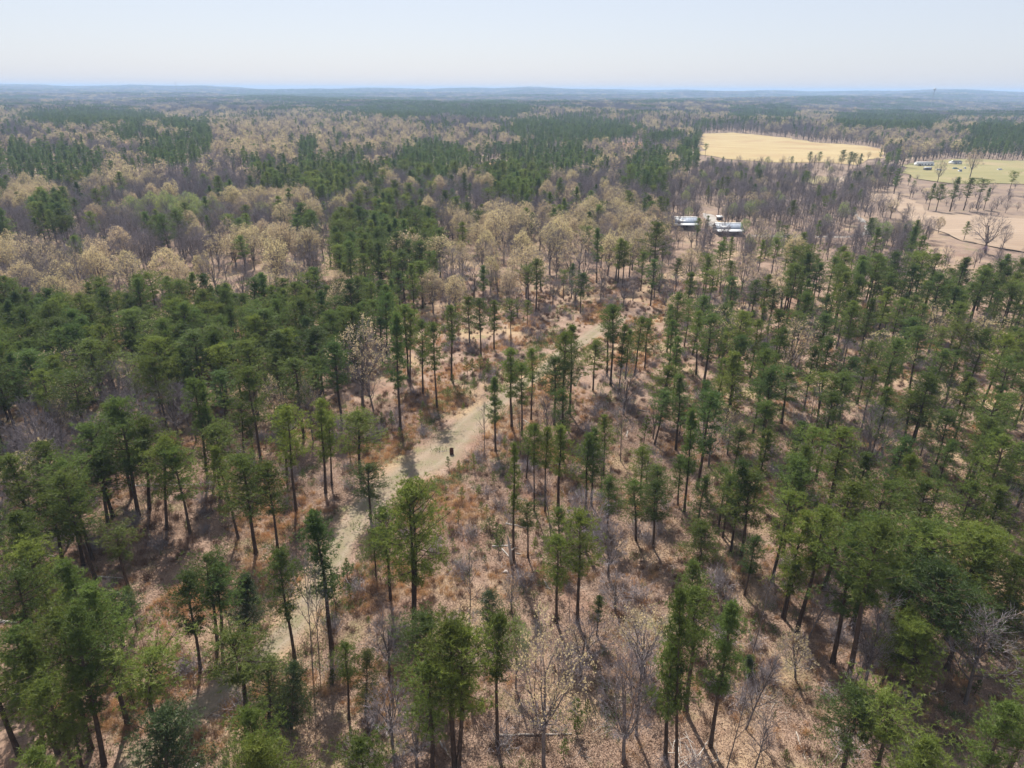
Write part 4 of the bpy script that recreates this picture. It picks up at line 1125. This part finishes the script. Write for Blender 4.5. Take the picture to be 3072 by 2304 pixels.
# ------------------------------------------------------------------ labels that single out one tree
UNITS = 'first second third fourth fifth sixth seventh eighth ninth tenth eleventh twelfth thirteenth fourteenth fifteenth sixteenth seventeenth eighteenth nineteenth'.split()
TENS = {2: ('twentieth', 'twenty'), 3: ('thirtieth', 'thirty'), 4: ('fortieth', 'forty'), 5: ('fiftieth', 'fifty'), 6: ('sixtieth', 'sixty')}
def ordinal(n):
    if n < 20: return UNITS[n - 1]
    t, u = divmod(n, 10)
    return TENS[t][0] if u == 0 else TENS[t][1] + '-' + UNITS[u - 1]
TRX = np.array([project((c[0], c[1], 0)) for c in TRK_C])
def track_side(bx, by):
    i = np.abs(TRX[:, 1] - by).argmin()
    return 'left' if bx < TRX[i, 0] else 'right'
BANDS = [(2304, 'foot below picture edge'), (2080, 'along the bottom edge'), (1860, 'just above bottom edge'), (1640, 'well below rusty barrel'), (1460, 'nearer than rusty barrel'),
         (1340, 'level with rusty barrel'), (1240, 'just beyond rusty barrel'), (1150, 'midway up the track'), (1070, 'near upper track bend'), (1000, 'by far track end'), (940, 'just past track end'), (880, 'well past track end'),
         (820, 'two rows before roofs'), (760, 'just short of roofs'), (700, 'level with the roofs'), (640, 'just behind the roofs'), (-9999, 'far behind the roofs')]
def zone_of(t):
    bx, by = t['b']
    for lim, ph in BANDS:
        if by >= lim: break
    if by >= 935: side = track_side(bx, by) + ' of track'
    elif by >= 560: side = 'left of metal roofs' if bx < 2030 else 'right of metal roofs'
    else: side = 'in the distance'
    return side, ph
def label_all(items, noun, look):
    grp = {}
    for t in items: grp.setdefault((zone_of(t), look(t)), []).append(t)
    for (z, lk), L_ in grp.items():
        L_.sort(key=lambda t: t['t'][0])
        for i, t in enumerate(L_):
            base = '%s %s %s, %s' % (lk, noun, z[0], z[1])
            if len(L_) > 1: base += ', ' + ordinal(i + 1) + ' from left'
            t['label'] = base
            w = base.replace(',', '').split()
            assert len(w) <= 16, base
KIND = {'pine': ('pine_tree', 'pine', 'pine tree', 'pines of the wood'), 'bare': ('bare_tree', 'hardwood', 'bare tree', 'leafless hardwoods'), 'gold': ('budding_tree', 'hardwood', 'budding tree', 'golden budding hardwoods'),
        'lime': ('budding_tree', 'hardwood', 'budding tree', 'pale green budding hardwoods'), 'cedar': ('cedar_tree', 'cedar', 'cedar tree', 'cedars among the pines'), 'redbud': ('redbud_tree', 'redbud', 'redbud tree', 'redbuds in blossom')}
for t in SOLO:
    k = t['kind']
    if t['var'] is None:
        if k == 'pine':
            dense = t['b'][1] < 1330 and t['b'][0] < 1250 or t['b'][1] < 1000
            asp = t['w'] / t['h'] if t['w'] else random.choice((0.26, 0.3, 0.33))
            if dense: t['var'] = 7 if asp < 0.24 else random.choice((6, 6, 8, 9, 0, 1))
            else:
                if asp < 0.13: t['var'] = PINE_THIN
                elif asp < 0.24: t['var'] = random.choice((2, 2, 4, 7))
                elif asp < 0.34: t['var'] = random.choice((0, 4, 5, 0, 6))
                else: t['var'] = random.choice((1, 1, 3, 8))
        elif k == 'bare':
            asp = t['w'] / t['h'] if t['w'] else 0.4
            t['var'] = (4 if abs(t['lean']) > 0.08 else 3) if asp < 0.22 else 2 if asp < 0.3 else random.choice((0, 1))
            if not t['hand'] and t['b'][1] > 1100: t['var'] = random.choice((0, 1, 2, 2, 3, 3, 4))
        elif k == 'gold': t['var'] = random.choice(GOLD) if t['b'][1] < 1100 else 7
        elif k == 'lime': t['var'] = LIME
        elif k == 'redbud': t['var'] = RED
    src = {'pine': PINE, 'cedar': CED}.get(k, HARD)[t['var']]
    t['src'] = src
def look(t):
    s = t['src'][3]
    return ('tall ' if t['h'] > 18.5 else 'short ' if t['h'] < 11 else '') + s
for k, v in KIND.items():
    if k == 'lime': continue
    its = [t for t in SOLO if t['kind'] == k or (k == 'gold' and t['kind'] == 'lime')]
    label_all(its, v[1], look)
def plant(t):
    nm, noun, cat, grp = KIND[t['kind']]
    tr, cr, dia, lk = t['src']
    o = empty(nm, t['p'], 0)
    sz = t['h'] / 18.0
    if not t['w'] and t['kind'] in ('gold', 'bare') and t['b'][1] < 985: sx = sz * random.uniform(1.0, 1.3)
    elif t['w']: sx = float(np.clip(t['w'] / dia, 0.6 * sz, 1.7 * sz))
    else: sx = sz * random.uniform(0.95, 1.35)
    sx = min(sx, 1.9)
    o.rotation_euler = Euler((random.gauss(0, 0.012), math.atan(t['lean']), 0)).to_matrix().to_euler()
    m = Matrix.Translation(t['p']) @ Matrix.Rotation(math.atan(t['lean']), 4, 'Y') @ Matrix.Rotation(t['rz'], 4, 'Z') @ Matrix.Diagonal((sx, sx, sz, 1))
    o.matrix_world = m
    tag(o, t['label'], cat, grp)
    new_obj('trunk', tr, o); new_obj('crown', cr, o)
for t in SOLO: plant(t)

# ------------------------------------------------------------------ young pines
SAP_PX = [(5,700,1100,80),(5,770,1120,80),(5,860,1100,100),(5,990,1200,90),(5,780,1310,90),(5,940,1400,70),(5,980,1490,90),(5,760,1450,80),(5,820,480,110),(5,850,500,120),(5,900,470,110),(5,950,500,120),(5,800,560,90),
          (5,930,560,100),(5,860,600,90),(5,1010,560,100),(5,520,830,110),(5,690,640,80),(5,790,730,60),(5,840,660,70),(5,1280,290,50),(5,1320,620,110),(5,1280,560,90),(5,1360,580,80),(5,1740,680,90),(5,1660,600,60),
          (5,1960,930,170),(5,1010,1560,110),(5,1020,1640,90),(8,1510,1400,150),(8,1440,1600,90),(8,1590,1310,70),(8,690,370,60),(8,40,430,110),(8,60,570,90),(8,930,340,60),(8,720,230,60),(8,960,130,90),(8,1030,170,80),
          (5,1420,1990,0),(5,1560,90,60),(5,1480,110,50),(5,1450,90,60),(5,1400,110,50),(5,1350,90,50),(5,1500,140,40),(5,260,820,90),(5,330,830,110),(5,300,900,60),(5,380,900,70),(6,850,200,70),(6,920,190,80),(6,990,210,60),
          (6,1300,480,90),(6,1350,470,80),(6,1400,490,90),(6,780,510,90),(6,830,530,80),(9,660,1620,60),(9,430,1050,100),(7,1150,620,90),(7,1220,120,60),(7,2180,620,150),(5,170,1000,60),(5,560,640,60),(5,1110,750,60),(5,1200,700,70),(5,1060,960,60)]
saps = []
for r, x, y, hp in SAP_PX:
    if hp == 0: continue
    g = ground(*Z(r, x, y)); d = np.linalg.norm(g - np.array([0, 0, CAM_H]))
    h = float(np.clip(hp / 2.16 / FPX * d / math.cos(math.atan2(CAM_H, np.hypot(g[0], g[1]))), 1.0, 7))
    saps.append((g, h))
tries = 0
while len(saps) < 190 and tries < 6000:
    tries += 1
    px, py = random.uniform(150, 3050), random.uniform(950, 2290)
    g = ground(px, py)
    if on_line(g[0], g[1]) or not near_ok(g[0], g[1], 1.5): continue
    if random.random() > (0.5 if 1100 < px < 2100 else 0.25): continue
    saps.append((g, random.uniform(0.9, 2.6)))
items = []
for g, h in saps:
    t = dict(p=g, h=h, b=project(g), t=project(g + np.array([0, 0, h])), src=random.choice(SAP)); items.append(t)
label_all(items, 'pine', lambda t: 'young waist-high' if t['h'] < 1.5 else 'young head-high' if t['h'] < 2.4 else 'young bushy')
for t in items:
    o = empty('young_pine', t['p']); s = t['h'] / 3.0
    sx = s * random.uniform(0.9, 1.3)
    o.scale = (sx, sx, s); o.rotation_euler = (random.gauss(0, .05), random.gauss(0, .05), random.uniform(0, 6.28))
    tag(o, t['label'], 'young pine', 'young pines along the track')
    new_obj('trunk', t['src'][0], o); new_obj('crown', t['src'][1], o)

# ------------------------------------------------------------------ undergrowth (uncountable)
def cover(name, meshes, n, label, cat, dens, smin, smax, far=230, tilt=0.0):
    rows = []; tries = 0
    while len(rows) < n and tries < n * 12:
        tries += 1
        a = random.uniform(-R_(46), R_(46)); r = math.sqrt(random.uniform(38 ** 2, far ** 2))
        x, y = r * math.sin(a), r * math.cos(a)
        if random.random() > dens(x, y): continue
        rows.append((x, y, float(gz(x, y)), random.uniform(0, 6.28), random.uniform(smin, smax), random.randrange(len(meshes))))
    P = np.array([r[:3] for r in rows])
    tl = RNG.normal(0, tilt, (len(rows), 2)) if tilt else None
    scatter(name, source_col(name + '_source', meshes), P, np.array([r[3] for r in rows]), np.array([r[4] for r in rows]), np.array([r[5] for r in rows]), label, cat, tl)
def trk(x, y):
    d = np.hypot(TRK_C[:, 0] - x, TRK_C[:, 1] - y); i = d.argmin(); return d[i] - TRK_W[i] / 2
def d_brush(x, y):
    return 0.0 if trk(x, y) < -0.3 else 0.25 + 0.75 * max(0, float(vnoise(x, y, 26, 31)) * 2.0)
def d_grass(x, y):
    q = trk(x, y)
    if q < -0.8: return 0.0
    return (1.0 if q < 16 else 0.25) * max(0, 0.3 + float(vnoise(x, y, 22, 33)) * 2.2)
def d_weed(x, y):
    q = trk(x, y)
    return (0.05 if q < -0.5 else 0.8 if q < 8 else 0.25) * max(0, 0.25 + float(vnoise(x, y, 18, 35)) * 2)
cover('brush', [brush_mesh(900 + i).mesh('brush_%d' % i, [M['brush']]) for i in range(4)], 8500, 'dry brown leafless brush covering the forest floor', 'brush', d_brush, 0.5, 1.5)
cover('tall_shrubs', [brush_mesh(905 + i, 90, 2.6, 1.6, 0.022).mesh('thicket_%d' % i, [M['twig']]) for i in range(3)], 800, 'grey leafless thicket stems under the pines', 'thicket', d_brush, 0.6, 1.3)
cover('dry_grass', [grass_mesh(910 + i).mesh('grass_%d' % i, [M['straw']]) for i in range(4)], 12000, 'orange-tan dry grass tufts beside the track and in clearings', 'dry grass', d_grass, 0.6, 1.35)
cover('weeds', [grass_mesh(920 + i, 40, 0.6, 0.7, 0.06).mesh('weed_%d' % i, [M['weed']]) for i in range(3)], 4200, 'low green weeds and briars on the forest floor', 'weeds', d_weed, 0.6, 1.7)
cover('leaf_litter', [litter_mesh(930 + i).mesh('litter_%d' % i, [M['litter']]) for i in range(4)], 14000, 'pinkish brown fallen leaves on the forest floor', 'leaf litter', lambda x, y: 0.08 if trk(x, y) < -0.4 else 1.0, 0.8, 1.5, 130)
cover('fallen_sticks', [stick_mesh(940 + i).mesh('sticks_%d' % i, [M['deadwood']]) for i in range(3)], 900, 'pale fallen sticks strewn over the forest floor', 'sticks', lambda x, y: 0.1 if trk(x, y) < 0 else 1.0, 0.6, 1.5)

# ------------------------------------------------------------------ fallen logs, snag, brush piles, barrel, rock, stump
LOGS = [(4,850,1207,1280,1198,.16,'long pale fallen trunk lying level among the left pines'),(4,820,1475,940,1415,.14,'short tilted fallen log left of track among trunk shadows'),
 (7,0,712,118,722,.20,'pale log poking in at the left picture edge'),(7,630,422,795,432,.16,'grey fallen log half under the lower left pines'),(7,305,285,395,296,.14,'whitish broken log under the far left pines'),
 (5,1920,715,2005,728,.15,'fallen log at the end of long tree shadows'),(5,1165,772,1222,803,.12,'short pale log leaning beside pine trunks on the track'),(5,620,985,712,978,.07,'thin straw-coloured pole lying across the grassy track'),
 (5,1128,1283,1205,1302,.10,'weathered branch log in the middle clearing'),(8,975,226,1112,216,.13,'white log crossing behind the broken snag'),(8,1128,272,1195,281,.10,'small white log right of the broken snag'),
 (8,1040,242,1112,312,.12,'white log slanting down beside the broken snag'),(8,1020,1447,1490,1441,.12,'long thin brown trunk lying level near the bottom'),(8,630,1480,722,1622,.10,'pale pole slanting beside forked pine trunks near bottom'),
 (8,1318,458,1352,505,.10,'short leaning pale log under the bright round pine'),(9,1598,1186,1702,1163,.10,'thin whitish log lying right of the grouped trunks'),(9,195,528,292,506,.11,'small pale log on orange litter near lower right pines'),
 (6,1165,290,1245,332,.17,'whitish log in the upper right clearing'),(8,1068,76,1212,106,.12,'bleached log upper of those in the middle clearing'),(5,1855,850,1850,890,.12,'little white log end in the dry clearing'),
 (5,1512,560,1560,482,.09,'white dead branch standing out on the shaded bank'),(9,730,1430,800,1610,.09,'thin branch lying downhill at the lower right'),(7,1320,40,1410,-20,.12,'grey log on litter between left pines and track')]
for r, x0, y0, x1, y1, rad, lab in LOGS:
    a = ground(*Z(r, x0, y0)); b = ground(*Z(r, x1, y1))
    a[2] += rad * 0.8; b[2] += rad * 0.6
    m = MB(); n = 7
    s = np.linspace(0, 1, n)[:, None]
    rr = np.random.default_rng(int(x0 + y0 * 7))
    pth = a + (b - a) * s + rr.normal(0, 0.05, (n, 3)) * np.array([1, 1, 0.3])
    ra = np.linspace(rad, rad * 0.55, n) * rr.uniform(0.9, 1.1, n)
    o0 = np.array(pth[0])
    m.tube(pth - o0, ra, 8, cap=True)
    ln = np.linalg.norm(b - a)
    for q in range(4):
        c = pth[2 + q] - o0; d = unit(rr.normal(size=3) * np.array([1, 1, .4]) + np.array([0, 0, .5]))
        m.tube(np.stack([c, c + d * rr.uniform(0.3, 0.5 + ln * 0.1)]), [rad * 0.3, rad * 0.1], 4)
    pale = any(k in lab for k in ('white', 'pale', 'bleached', 'straw'))
    o = new_obj('fallen_log', m.mesh('fallen_log', [M['deadwood' if pale else 'logwood']], True)); o.location = o0
    tag(o, lab, 'log', 'fallen logs on the forest floor')
# broken snag
g = ground(*Z(8, 1100, 332)); m = MB(); rr = np.random.default_rng(4)
m.tube(np.array([[0, 0, -.2], [-.1, 0, 1.8], [-.35, 0, 3.6], [-.5, .1, 4.6]]), [.26, .2, .15, .03], 8)
m.tube(np.array([[-.1, 0, 2.0], [.5, .1, 2.6], [.8, .1, 2.5]]), [.09, .06, .02], 5); m.tube(np.array([[-.2, 0, 2.8], [-.9, 0, 3.0]]), [.08, .03], 5)
o = new_obj('dead_snag', m.mesh('dead_snag', [M['deadwood']], True)); o.location = g
tag(o, 'bleached white broken snag standing beside a tall thin pine', 'snag')
def pile(name, g, n, size, material, label, cat):
    m = MB(); rr = np.random.default_rng(int(abs(g[0] * 13)))
    for i in range(n):
        c = rr.normal(0, size * 0.35, 3); c[2] = abs(c[2]) * 0.35 + 0.05; a = rr.uniform(0, 6.28)
        d = np.array([math.cos(a), math.sin(a), rr.uniform(-.15, .5)]); l = size * rr.uniform(0.3, 0.8)
        r_ = rr.uniform(0.015, 0.05)
        m.tube(np.stack([c - d * l / 2, c + rr.normal(0, .06, 3), c + d * l / 2]), [r_, r_ * .8, r_ * .4], 5)
    o = new_obj(name, m.mesh(name, [material], True)); o.location = g
    tag(o, label, cat)
pile('brush_pile', ground(*Z(9, 45, 1590)), 34, 3.2, M['deadwood'], 'tangled pile of bleached white branches at the bottom edge', 'brush pile')
pile('brush_pile', ground(1442, 1378), 30, 1.8, M['deadwood'], 'small heap of pale cut branches right of the rusty barrel', 'brush pile')
pile('brush_pile', ground(*Z(3, 2110, 910)), 26, 7, M['deadwood'], 'grey debris pile among pines beyond the pink field', 'brush pile')
pile('brush_pile', ground(*Z(6, 1160, 310)), 24, 4, M['deadwood'], 'heap of white limbs at foot of three trunks', 'brush pile')
# rusty burn barrel
M['rust'] = plain_mat('rusty_steel', (0.055, 0.022, 0.016), (0.13, 0.05, 0.03), 6.0, 0.8, 0.3, 0.3)
g = ground(1355, 1362); o = empty('burn_barrel', g)
m = MB(); n = 20; prof = [(0.0, .33), (.02, .36), (.34, .36), (.36, .385), (.38, .36), (.72, .36), (.74, .385), (.76, .36), (1.08, .36), (1.10, .38), (1.10, .34), (.15, .33)]
a = np.arange(n) * 2 * np.pi / n
V = np.array([[r_ * math.cos(x), r_ * math.sin(x), z] for z, r_ in prof for x in a]); F = []
for i in range(len(prof) - 1):
    for j in range(n):
        p, q = i * n + j, i * n + (j + 1) % n; F += [(p, q, q + n), (p, q + n, p + n)]
m.add(V, F); c0 = len(V); m.add(np.concatenate([V[-n:], [[0, 0, .15]]]), [(j, (j + 1) % n, n) for j in range(n)])
new_obj('drum', m.mesh('drum', [M['rust']]), o)
m = MB(); m.tube(np.array([[.2, .1, .5], [.45, .2, 1.35]]), [.02, .015], 5); m.tube(np.array([[-.1, .1, .5], [.1, -.2, 1.3]]), [.02, .015], 5)
new_obj('charred_stick', m.mesh('charred_stick', [M['bark']]), o)
tag(o, 'dark rusty barrel standing at the edge of grassy track', 'barrel')
# rock
def rock(name, g, s, material, label, cat, seed):
    rr = np.random.default_rng(seed); m = MB(); nu, nv = 12, 8; V = []
    for i in range(nv + 1):
        for j in range(nu):
            th = math.pi * i / nv; ph = 2 * math.pi * j / nu
            k = 1 + 0.18 * math.sin(3 * ph + seed) * math.sin(th) + 0.10 * math.sin(5 * th + ph * 2) 
            V.append((s * k * math.sin(th) * math.cos(ph), s * .8 * k * math.sin(th) * math.sin(ph), s * .6 * k * math.cos(th) + s * .3))
    F = []
    for i in range(nv):
        for j in range(nu):
            p, q = i * nu + j, i * nu + (j + 1) % nu; F += [(p, p + nu, q + nu), (p, q + nu, q)]
    m.add(V, F); o = new_obj(name, m.mesh(name, [material])); o.location = g; tag(o, label, cat)
M['stone'] = plain_mat('grey_stone', (0.26, 0.22, 0.2), (0.42, 0.37, 0.34), 3.0, 0.9, 0.1, bump=0.4)
rock('rock', ground(*Z(8, 1065, 392)), 0.36, M['stone'], 'lone grey rock below the white snag', 'rock', 3)
g = ground(*Z(7, 1283, 1655)); m = MB()
m.tube(np.array([[0, 0, -.1], [0, 0, .12], [.02, 0, .42]]), [.30, .22, .20], 10, cap=True); m.tube(np.array([[.1, 0, .3], [.15, .05, .62]]), [.08, .02], 5)
o = new_obj('tree_stump', m.mesh('tree_stump', [M['deadwood']])); o.location = g; tag(o, 'pale cut stump on litter at the bottom edge', 'stump')

# ------------------------------------------------------------------ the two metal-roofed buildings and the shed
M['roofw'] = plain_mat('white_metal_roof', (0.50, 0.50, 0.49), (0.58, 0.58, 0.57), 1.0, 0.45, 0.4)
M['roofb'] = plain_mat('blue_grey_metal_roof', (0.20, 0.23, 0.28), (0.28, 0.31, 0.36), 0.8, 0.4, 0.5)
M['wallg'] = plain_mat('grey_siding', (0.17, 0.16, 0.155), (0.25, 0.235, 0.225), 1.5, 0.8, 0.2)
M['walld'] = plain_mat('brown_boards', (0.12, 0.08, 0.06), (0.2, 0.14, 0.1), 2.0, 0.85, 0.1)
M['wallw'] = plain_mat('white_siding', (0.70, 0.71, 0.72), (0.78, 0.78, 0.78), 1.5, 0.6, 0.3)
M['glassd'] = plain_mat('dark_window', (0.03, 0.035, 0.04), (0.05, 0.055, 0.06), 1.0, 0.15, 0.6)
M['tyre'] = plain_mat('tyre_rubber', (0.02, 0.02, 0.02), (0.03, 0.03, 0.03), 3.0, 0.9, 0.1)
def part(name, parent, material, *boxes):
    m = MB()
    for b in boxes: m.box(*b)
    return new_obj(name, m.mesh(name, [material]), parent)
def slab(name, parent, material, x0, x1, y0, z0, y1, z1, th=0.08):
    """roof slope from (y0,z0) up to (y1,z1)"""
    m = MB(); m.add([(x0, y0, z0), (x1, y0, z0), (x1, y1, z1), (x0, y1, z1), (x0, y0, z0 - th), (x1, y0, z0 - th), (x1, y1, z1 - th), (x0, y1, z1 - th)],
        [(0, 1, 2), (0, 2, 3), (4, 6, 5), (4, 7, 6), (0, 4, 5), (0, 5, 1), (2, 6, 7), (2, 7, 3), (0, 3, 7), (0, 7, 4), (1, 5, 6), (1, 6, 2)])
    return new_obj(name, m.mesh(name, [material]), parent)
def ribs(parent, x0, x1, y0, z0, y1, z1, material, n):
    for i in range(n):
        x = x0 + (x1 - x0) * (i + .5) / n; m = MB(); m.tube(np.array([[x, y0, z0 + .03], [x, y1, z1 + .03]]), [.035, .035], 4)
        new_obj('seam', m.mesh('seam', [material]), parent)
def house(px, py, W, D, hw, label, cat, roof2, porch=2.4, ridge=2.2):
    g = ground(px, py); o = empty('metal_roofed_building', g, math.atan2(-g[0], g[1]) * 0.0)
    x0, x1 = -W / 2, W / 2
    w = part('wall', o, M['wallg'], (x0, x1, 0, D, -0.3, hw))
    for i in range(3): part('window', o, M['glassd'], (x0 + W * (.18 + .3 * i), x0 + W * (.18 + .3 * i) + 1.1, -0.04, 0.03, 1.0, 2.0))
    d = part('door', o, M['walld'], (x0 + W * .36, x0 + W * .36 + 1.0, -0.05, 0.03, 0.0, 2.05)); part('handle', d, M['roofw'], (x0 + W * .36 + .82, x0 + W * .36 + .9, -0.1, -0.05, 1.0, 1.06))
    for i in range(5):
        x = x0 + 0.15 + (W - 0.3) * i / 4; part('porch_post', o, M['walld'], (x - .06, x + .06, -porch + .1, -porch + .22, -0.3, hw - .35))
    ro = slab('porch_roof', o, M['roofw'], x0 - .4, x1 + .3, -porch, hw - .30, 0.25, hw + .25)
    y_r = D / 2
    s1 = slab('roof', o, roof2, x0 - .3, x1 + .3, 0.10, hw + .30, y_r - 0.6, hw + ridge - .3)
    ribs(s1, x0 - .2, x1 + .2, 0.10, hw + .30, y_r - .6, hw + ridge - .3, roof2, 9)
    slab('ridge_panel', o, M['roofw'], x0 - .3, x1 + .3, y_r - 0.6, hw + ridge - .26, y_r, hw + ridge + 0.1)
    slab('roof', o, roof2, x0 - .3, x1 + .3, D + .4, hw + .1, y_r, hw + ridge + 0.08)
    tag(o, label, cat)
    return o
house(2058, 688, 10.4, 7.0, 2.6, 'smaller building with white and blue-grey banded metal roof', 'building', M['roofb'], 2.4, 2.6)
b2 = house(2188, 706, 11.6, 7.5, 2.5, 'larger building with pale grey metal roof and white porch roof', 'building', M['roofb'], 3.0, 2.5)
g = ground(2160, 661); o = empty('shed', g)
part('wall', o, M['walld'], (-1.3, 1.3, 0, 2.2, -.2, 1.6)); slab('roof', o, M['roofw'], -1.6, 1.6, -.3, 1.6, 2.4, 2.1); part('door', o, M['glassd'], (-.45, .45, -.03, .03, 0, 1.4))
tag(o, 'tiny brown shed with a white roof behind the metal-roofed buildings', 'shed')
# ------------------------------------------------------------------ far homestead
def mobile_home(px, py, W, D, h, label, roofm, wallm, cat='mobile home', nm='mobile_home'):
    g = ground(px, py); o = empty(nm, g, 0.12)
    part('wall', o, wallm, (-W / 2, W / 2, 0, D, .2, h)); part('skirt', o, M['wallg'], (-W / 2 + .05, W / 2 - .05, .05, D - .05, -.4, .2))
    m = MB(); m.add([(-W / 2 - .2, -.2, h), (W / 2 + .2, -.2, h), (W / 2 + .2, D / 2, h + .7), (-W / 2 - .2, D / 2, h + .7), (-W / 2 - .2, D + .2, h), (W / 2 + .2, D + .2, h)], [(0, 1, 2), (0, 2, 3), (3, 2, 5), (3, 5, 4), (0, 3, 4), (1, 5, 2), (0, 4, 5), (0, 5, 1)])
    new_obj('roof', m.mesh('roof', [roofm]), o)
    for i in range(int(W / 3)): part('window', o, M['glassd'], (-W / 2 + 1 + i * 3, -W / 2 + 2.1 + i * 3, -.04, .03, 1.2, 2.1))
    part('door', o, M['walld'], (-W / 2 + 2.5, -W / 2 + 3.4, -.05, .03, .25, 2.2))
    tag(o, label, cat)
mobile_home(2776, 499, 15.5, 4.5, 2.9, 'long white mobile home in the grass field', M['roofw'], M['wallw'])
mobile_home(2872, 494, 8.5, 6, 2.6, 'small house with dark roof beyond the grass field', M['glassd'], M['wallw'], 'house', 'house')
mobile_home(2785, 512, 5.5, 3.0, 2.1, 'low white outbuilding in front of the mobile home', M['roofw'], M['wallg'], 'outbuilding', 'outbuilding')
def car(px, py, col, rz, label, cat, nm, tall=False):
    g = ground(px, py); o = empty(nm, g, rz); L_, W_ = 4.6, 1.8
    pm = plain_mat(nm + '_paint', col, tuple(0.9 * c for c in col), 1.0, 0.3, 0.5)
    hh = 1.0 if not tall else 1.15; top = 1.5 if not tall else 2.1
    m = MB(); pr = [(-L_ / 2, .35), (L_ / 2, .35), (L_ / 2, hh - .12), (L_ / 2 - 1.2, hh), (-L_ / 2 + .2, hh), (-L_ / 2, hh - .15)]
    m.prism(pr, -W_ / 2, W_ / 2); new_obj('body', m.mesh('body', [pm]), o)
    cab = [(-L_ / 2 + .25, hh), (L_ / 2 - 1.3, hh), (L_ / 2 - 2.0, top), (-L_ / 2 + .6, top)]
    m = MB(); m.prism(cab, -W_ / 2 + .12, W_ / 2 - .12); new_obj('cabin', m.mesh('cabin', [M['glassd']]), o)
    part('roof', o, pm, (-L_ / 2 + .6, L_ / 2 - 2.0, -W_ / 2 + .1, W_ / 2 - .1, top, top + .06))
    for sx in (-1, 1):
        for sy in (-1, 1):
            m = MB(); m.tube(np.array([[sx * 1.4, sy * .72, .33], [sx * 1.4, sy * .92, .33]]), [.34, .34], 12, cap=True); new_obj('wheel', m.mesh('wheel', [M['tyre']]), o)
    tag(o, label, cat, 'vehicles at the far homestead')
car(2879, 516, (0.62, 0.64, 0.68), 1.3, 'silver van parked nose-on in the grass field', 'van', 'parked_van', True)
car(2866, 508, (0.10, 0.22, 0.24), 0.2, 'dark teal car parked left of the silver van', 'car', 'parked_car')
car(2894, 507, (0.5, 0.52, 0.55), 1.0, 'grey car parked right of the silver van', 'car', 'parked_car')
car(2999, 511, (0.8, 0.8, 0.78), 0.4, 'white car parked alone at right of the grass field', 'car', 'parked_car')
car(2817, 512, (0.82, 0.82, 0.8), 0.0, 'white car parked near the mobile home', 'car', 'parked_car')
# ------------------------------------------------------------------ mast and water tower on the skyline
M['steel'] = plain_mat('grey_steel', (0.3, 0.3, 0.32), (0.38, 0.38, 0.4), 1.0, 0.5, 0.4)
def at(px, dist):
    d = pxdir(px, 300); a = math.atan2(d[0], d[1]); x, y = dist * math.sin(a), dist * math.cos(a); return np.array([x, y, float(gz(x, y))])
g = at(535, 3600); o = empty('radio_mast', g); H = 84 - float(g[2])
for k in range(3):
    a = k * 2.094; m = MB(); m.tube(np.array([[1.6 * math.cos(a), 1.6 * math.sin(a), -1], [.9 * math.cos(a), .9 * math.sin(a), H]]), [.35, .25], 4); new_obj('leg', m.mesh('leg', [M['steel']]), o)
m = MB()
for i in range(30):
    a0, a1 = i * 2.094, (i + 1) * 2.094; m.tube(np.array([[1.5 * math.cos(a0), 1.5 * math.sin(a0), i * H / 30], [1.5 * math.cos(a1), 1.5 * math.sin(a1), (i + 1) * H / 30]]), [.12, .12], 3)
new_obj('lattice', m.mesh('lattice', [M['steel']]), o); tag(o, 'thin lattice radio mast on the left skyline', 'mast')
g = at(2797, 3600); o = empty('water_tower', g); H = 70 - float(g[2])
m = MB(); m.tube(np.array([[0, 0, -1], [0, 0, 8], [0, 0, H - 6]]), [2.5, 1.4, 1.4], 10); new_obj('stem', m.mesh('stem', [M['steel']]), o)
m = MB(); m.tube(np.array([[0, 0, H - 7], [0, 0, H - 3], [0, 0, H], [0, 0, H + 3], [0, 0, H + 5]]), [1.5, 5, 6.2, 5, .3], 14); new_obj('tank', m.mesh('tank', [M['roofw']], True), o)
tag(o, 'water tower with round tank on the right skyline', 'water tower')

# ------------------------------------------------------------------ haze: the air between here and the horizon
m = MB(); m.box(-15500, 15500, -15500, 15500, -40, 92)
hz = bpy.data.materials.new('haze'); hz.use_nodes = True
hn = hz.node_tree.nodes; hn.remove(hn['Principled BSDF'])
pv = hn.new('ShaderNodeVolumePrincipled')
pv.inputs['Color'].default_value = (0.52, 0.72, 1.0, 1)
pv.inputs['Density'].default_value = 1.4e-4
pv.inputs['Anisotropy'].default_value = 0.0
hz.node_tree.links.new(pv.outputs[0], hn['Material Output'].inputs['Volume'])
o = new_obj('haze', m.mesh('haze', [hz])); tag(o, 'thin blue haze over the distant woods', 'haze', None, 'stuff')
print('SOLO', len(SOLO), {k: sum(1 for t in SOLO if t['kind'] == k) for k in LIMIT}, 'TREES', len(TREES), 'FAR', {k: len(v) for k, v in FAR.items()}, 'tris', sum(len(me.polygons) for me in bpy.data.meshes))
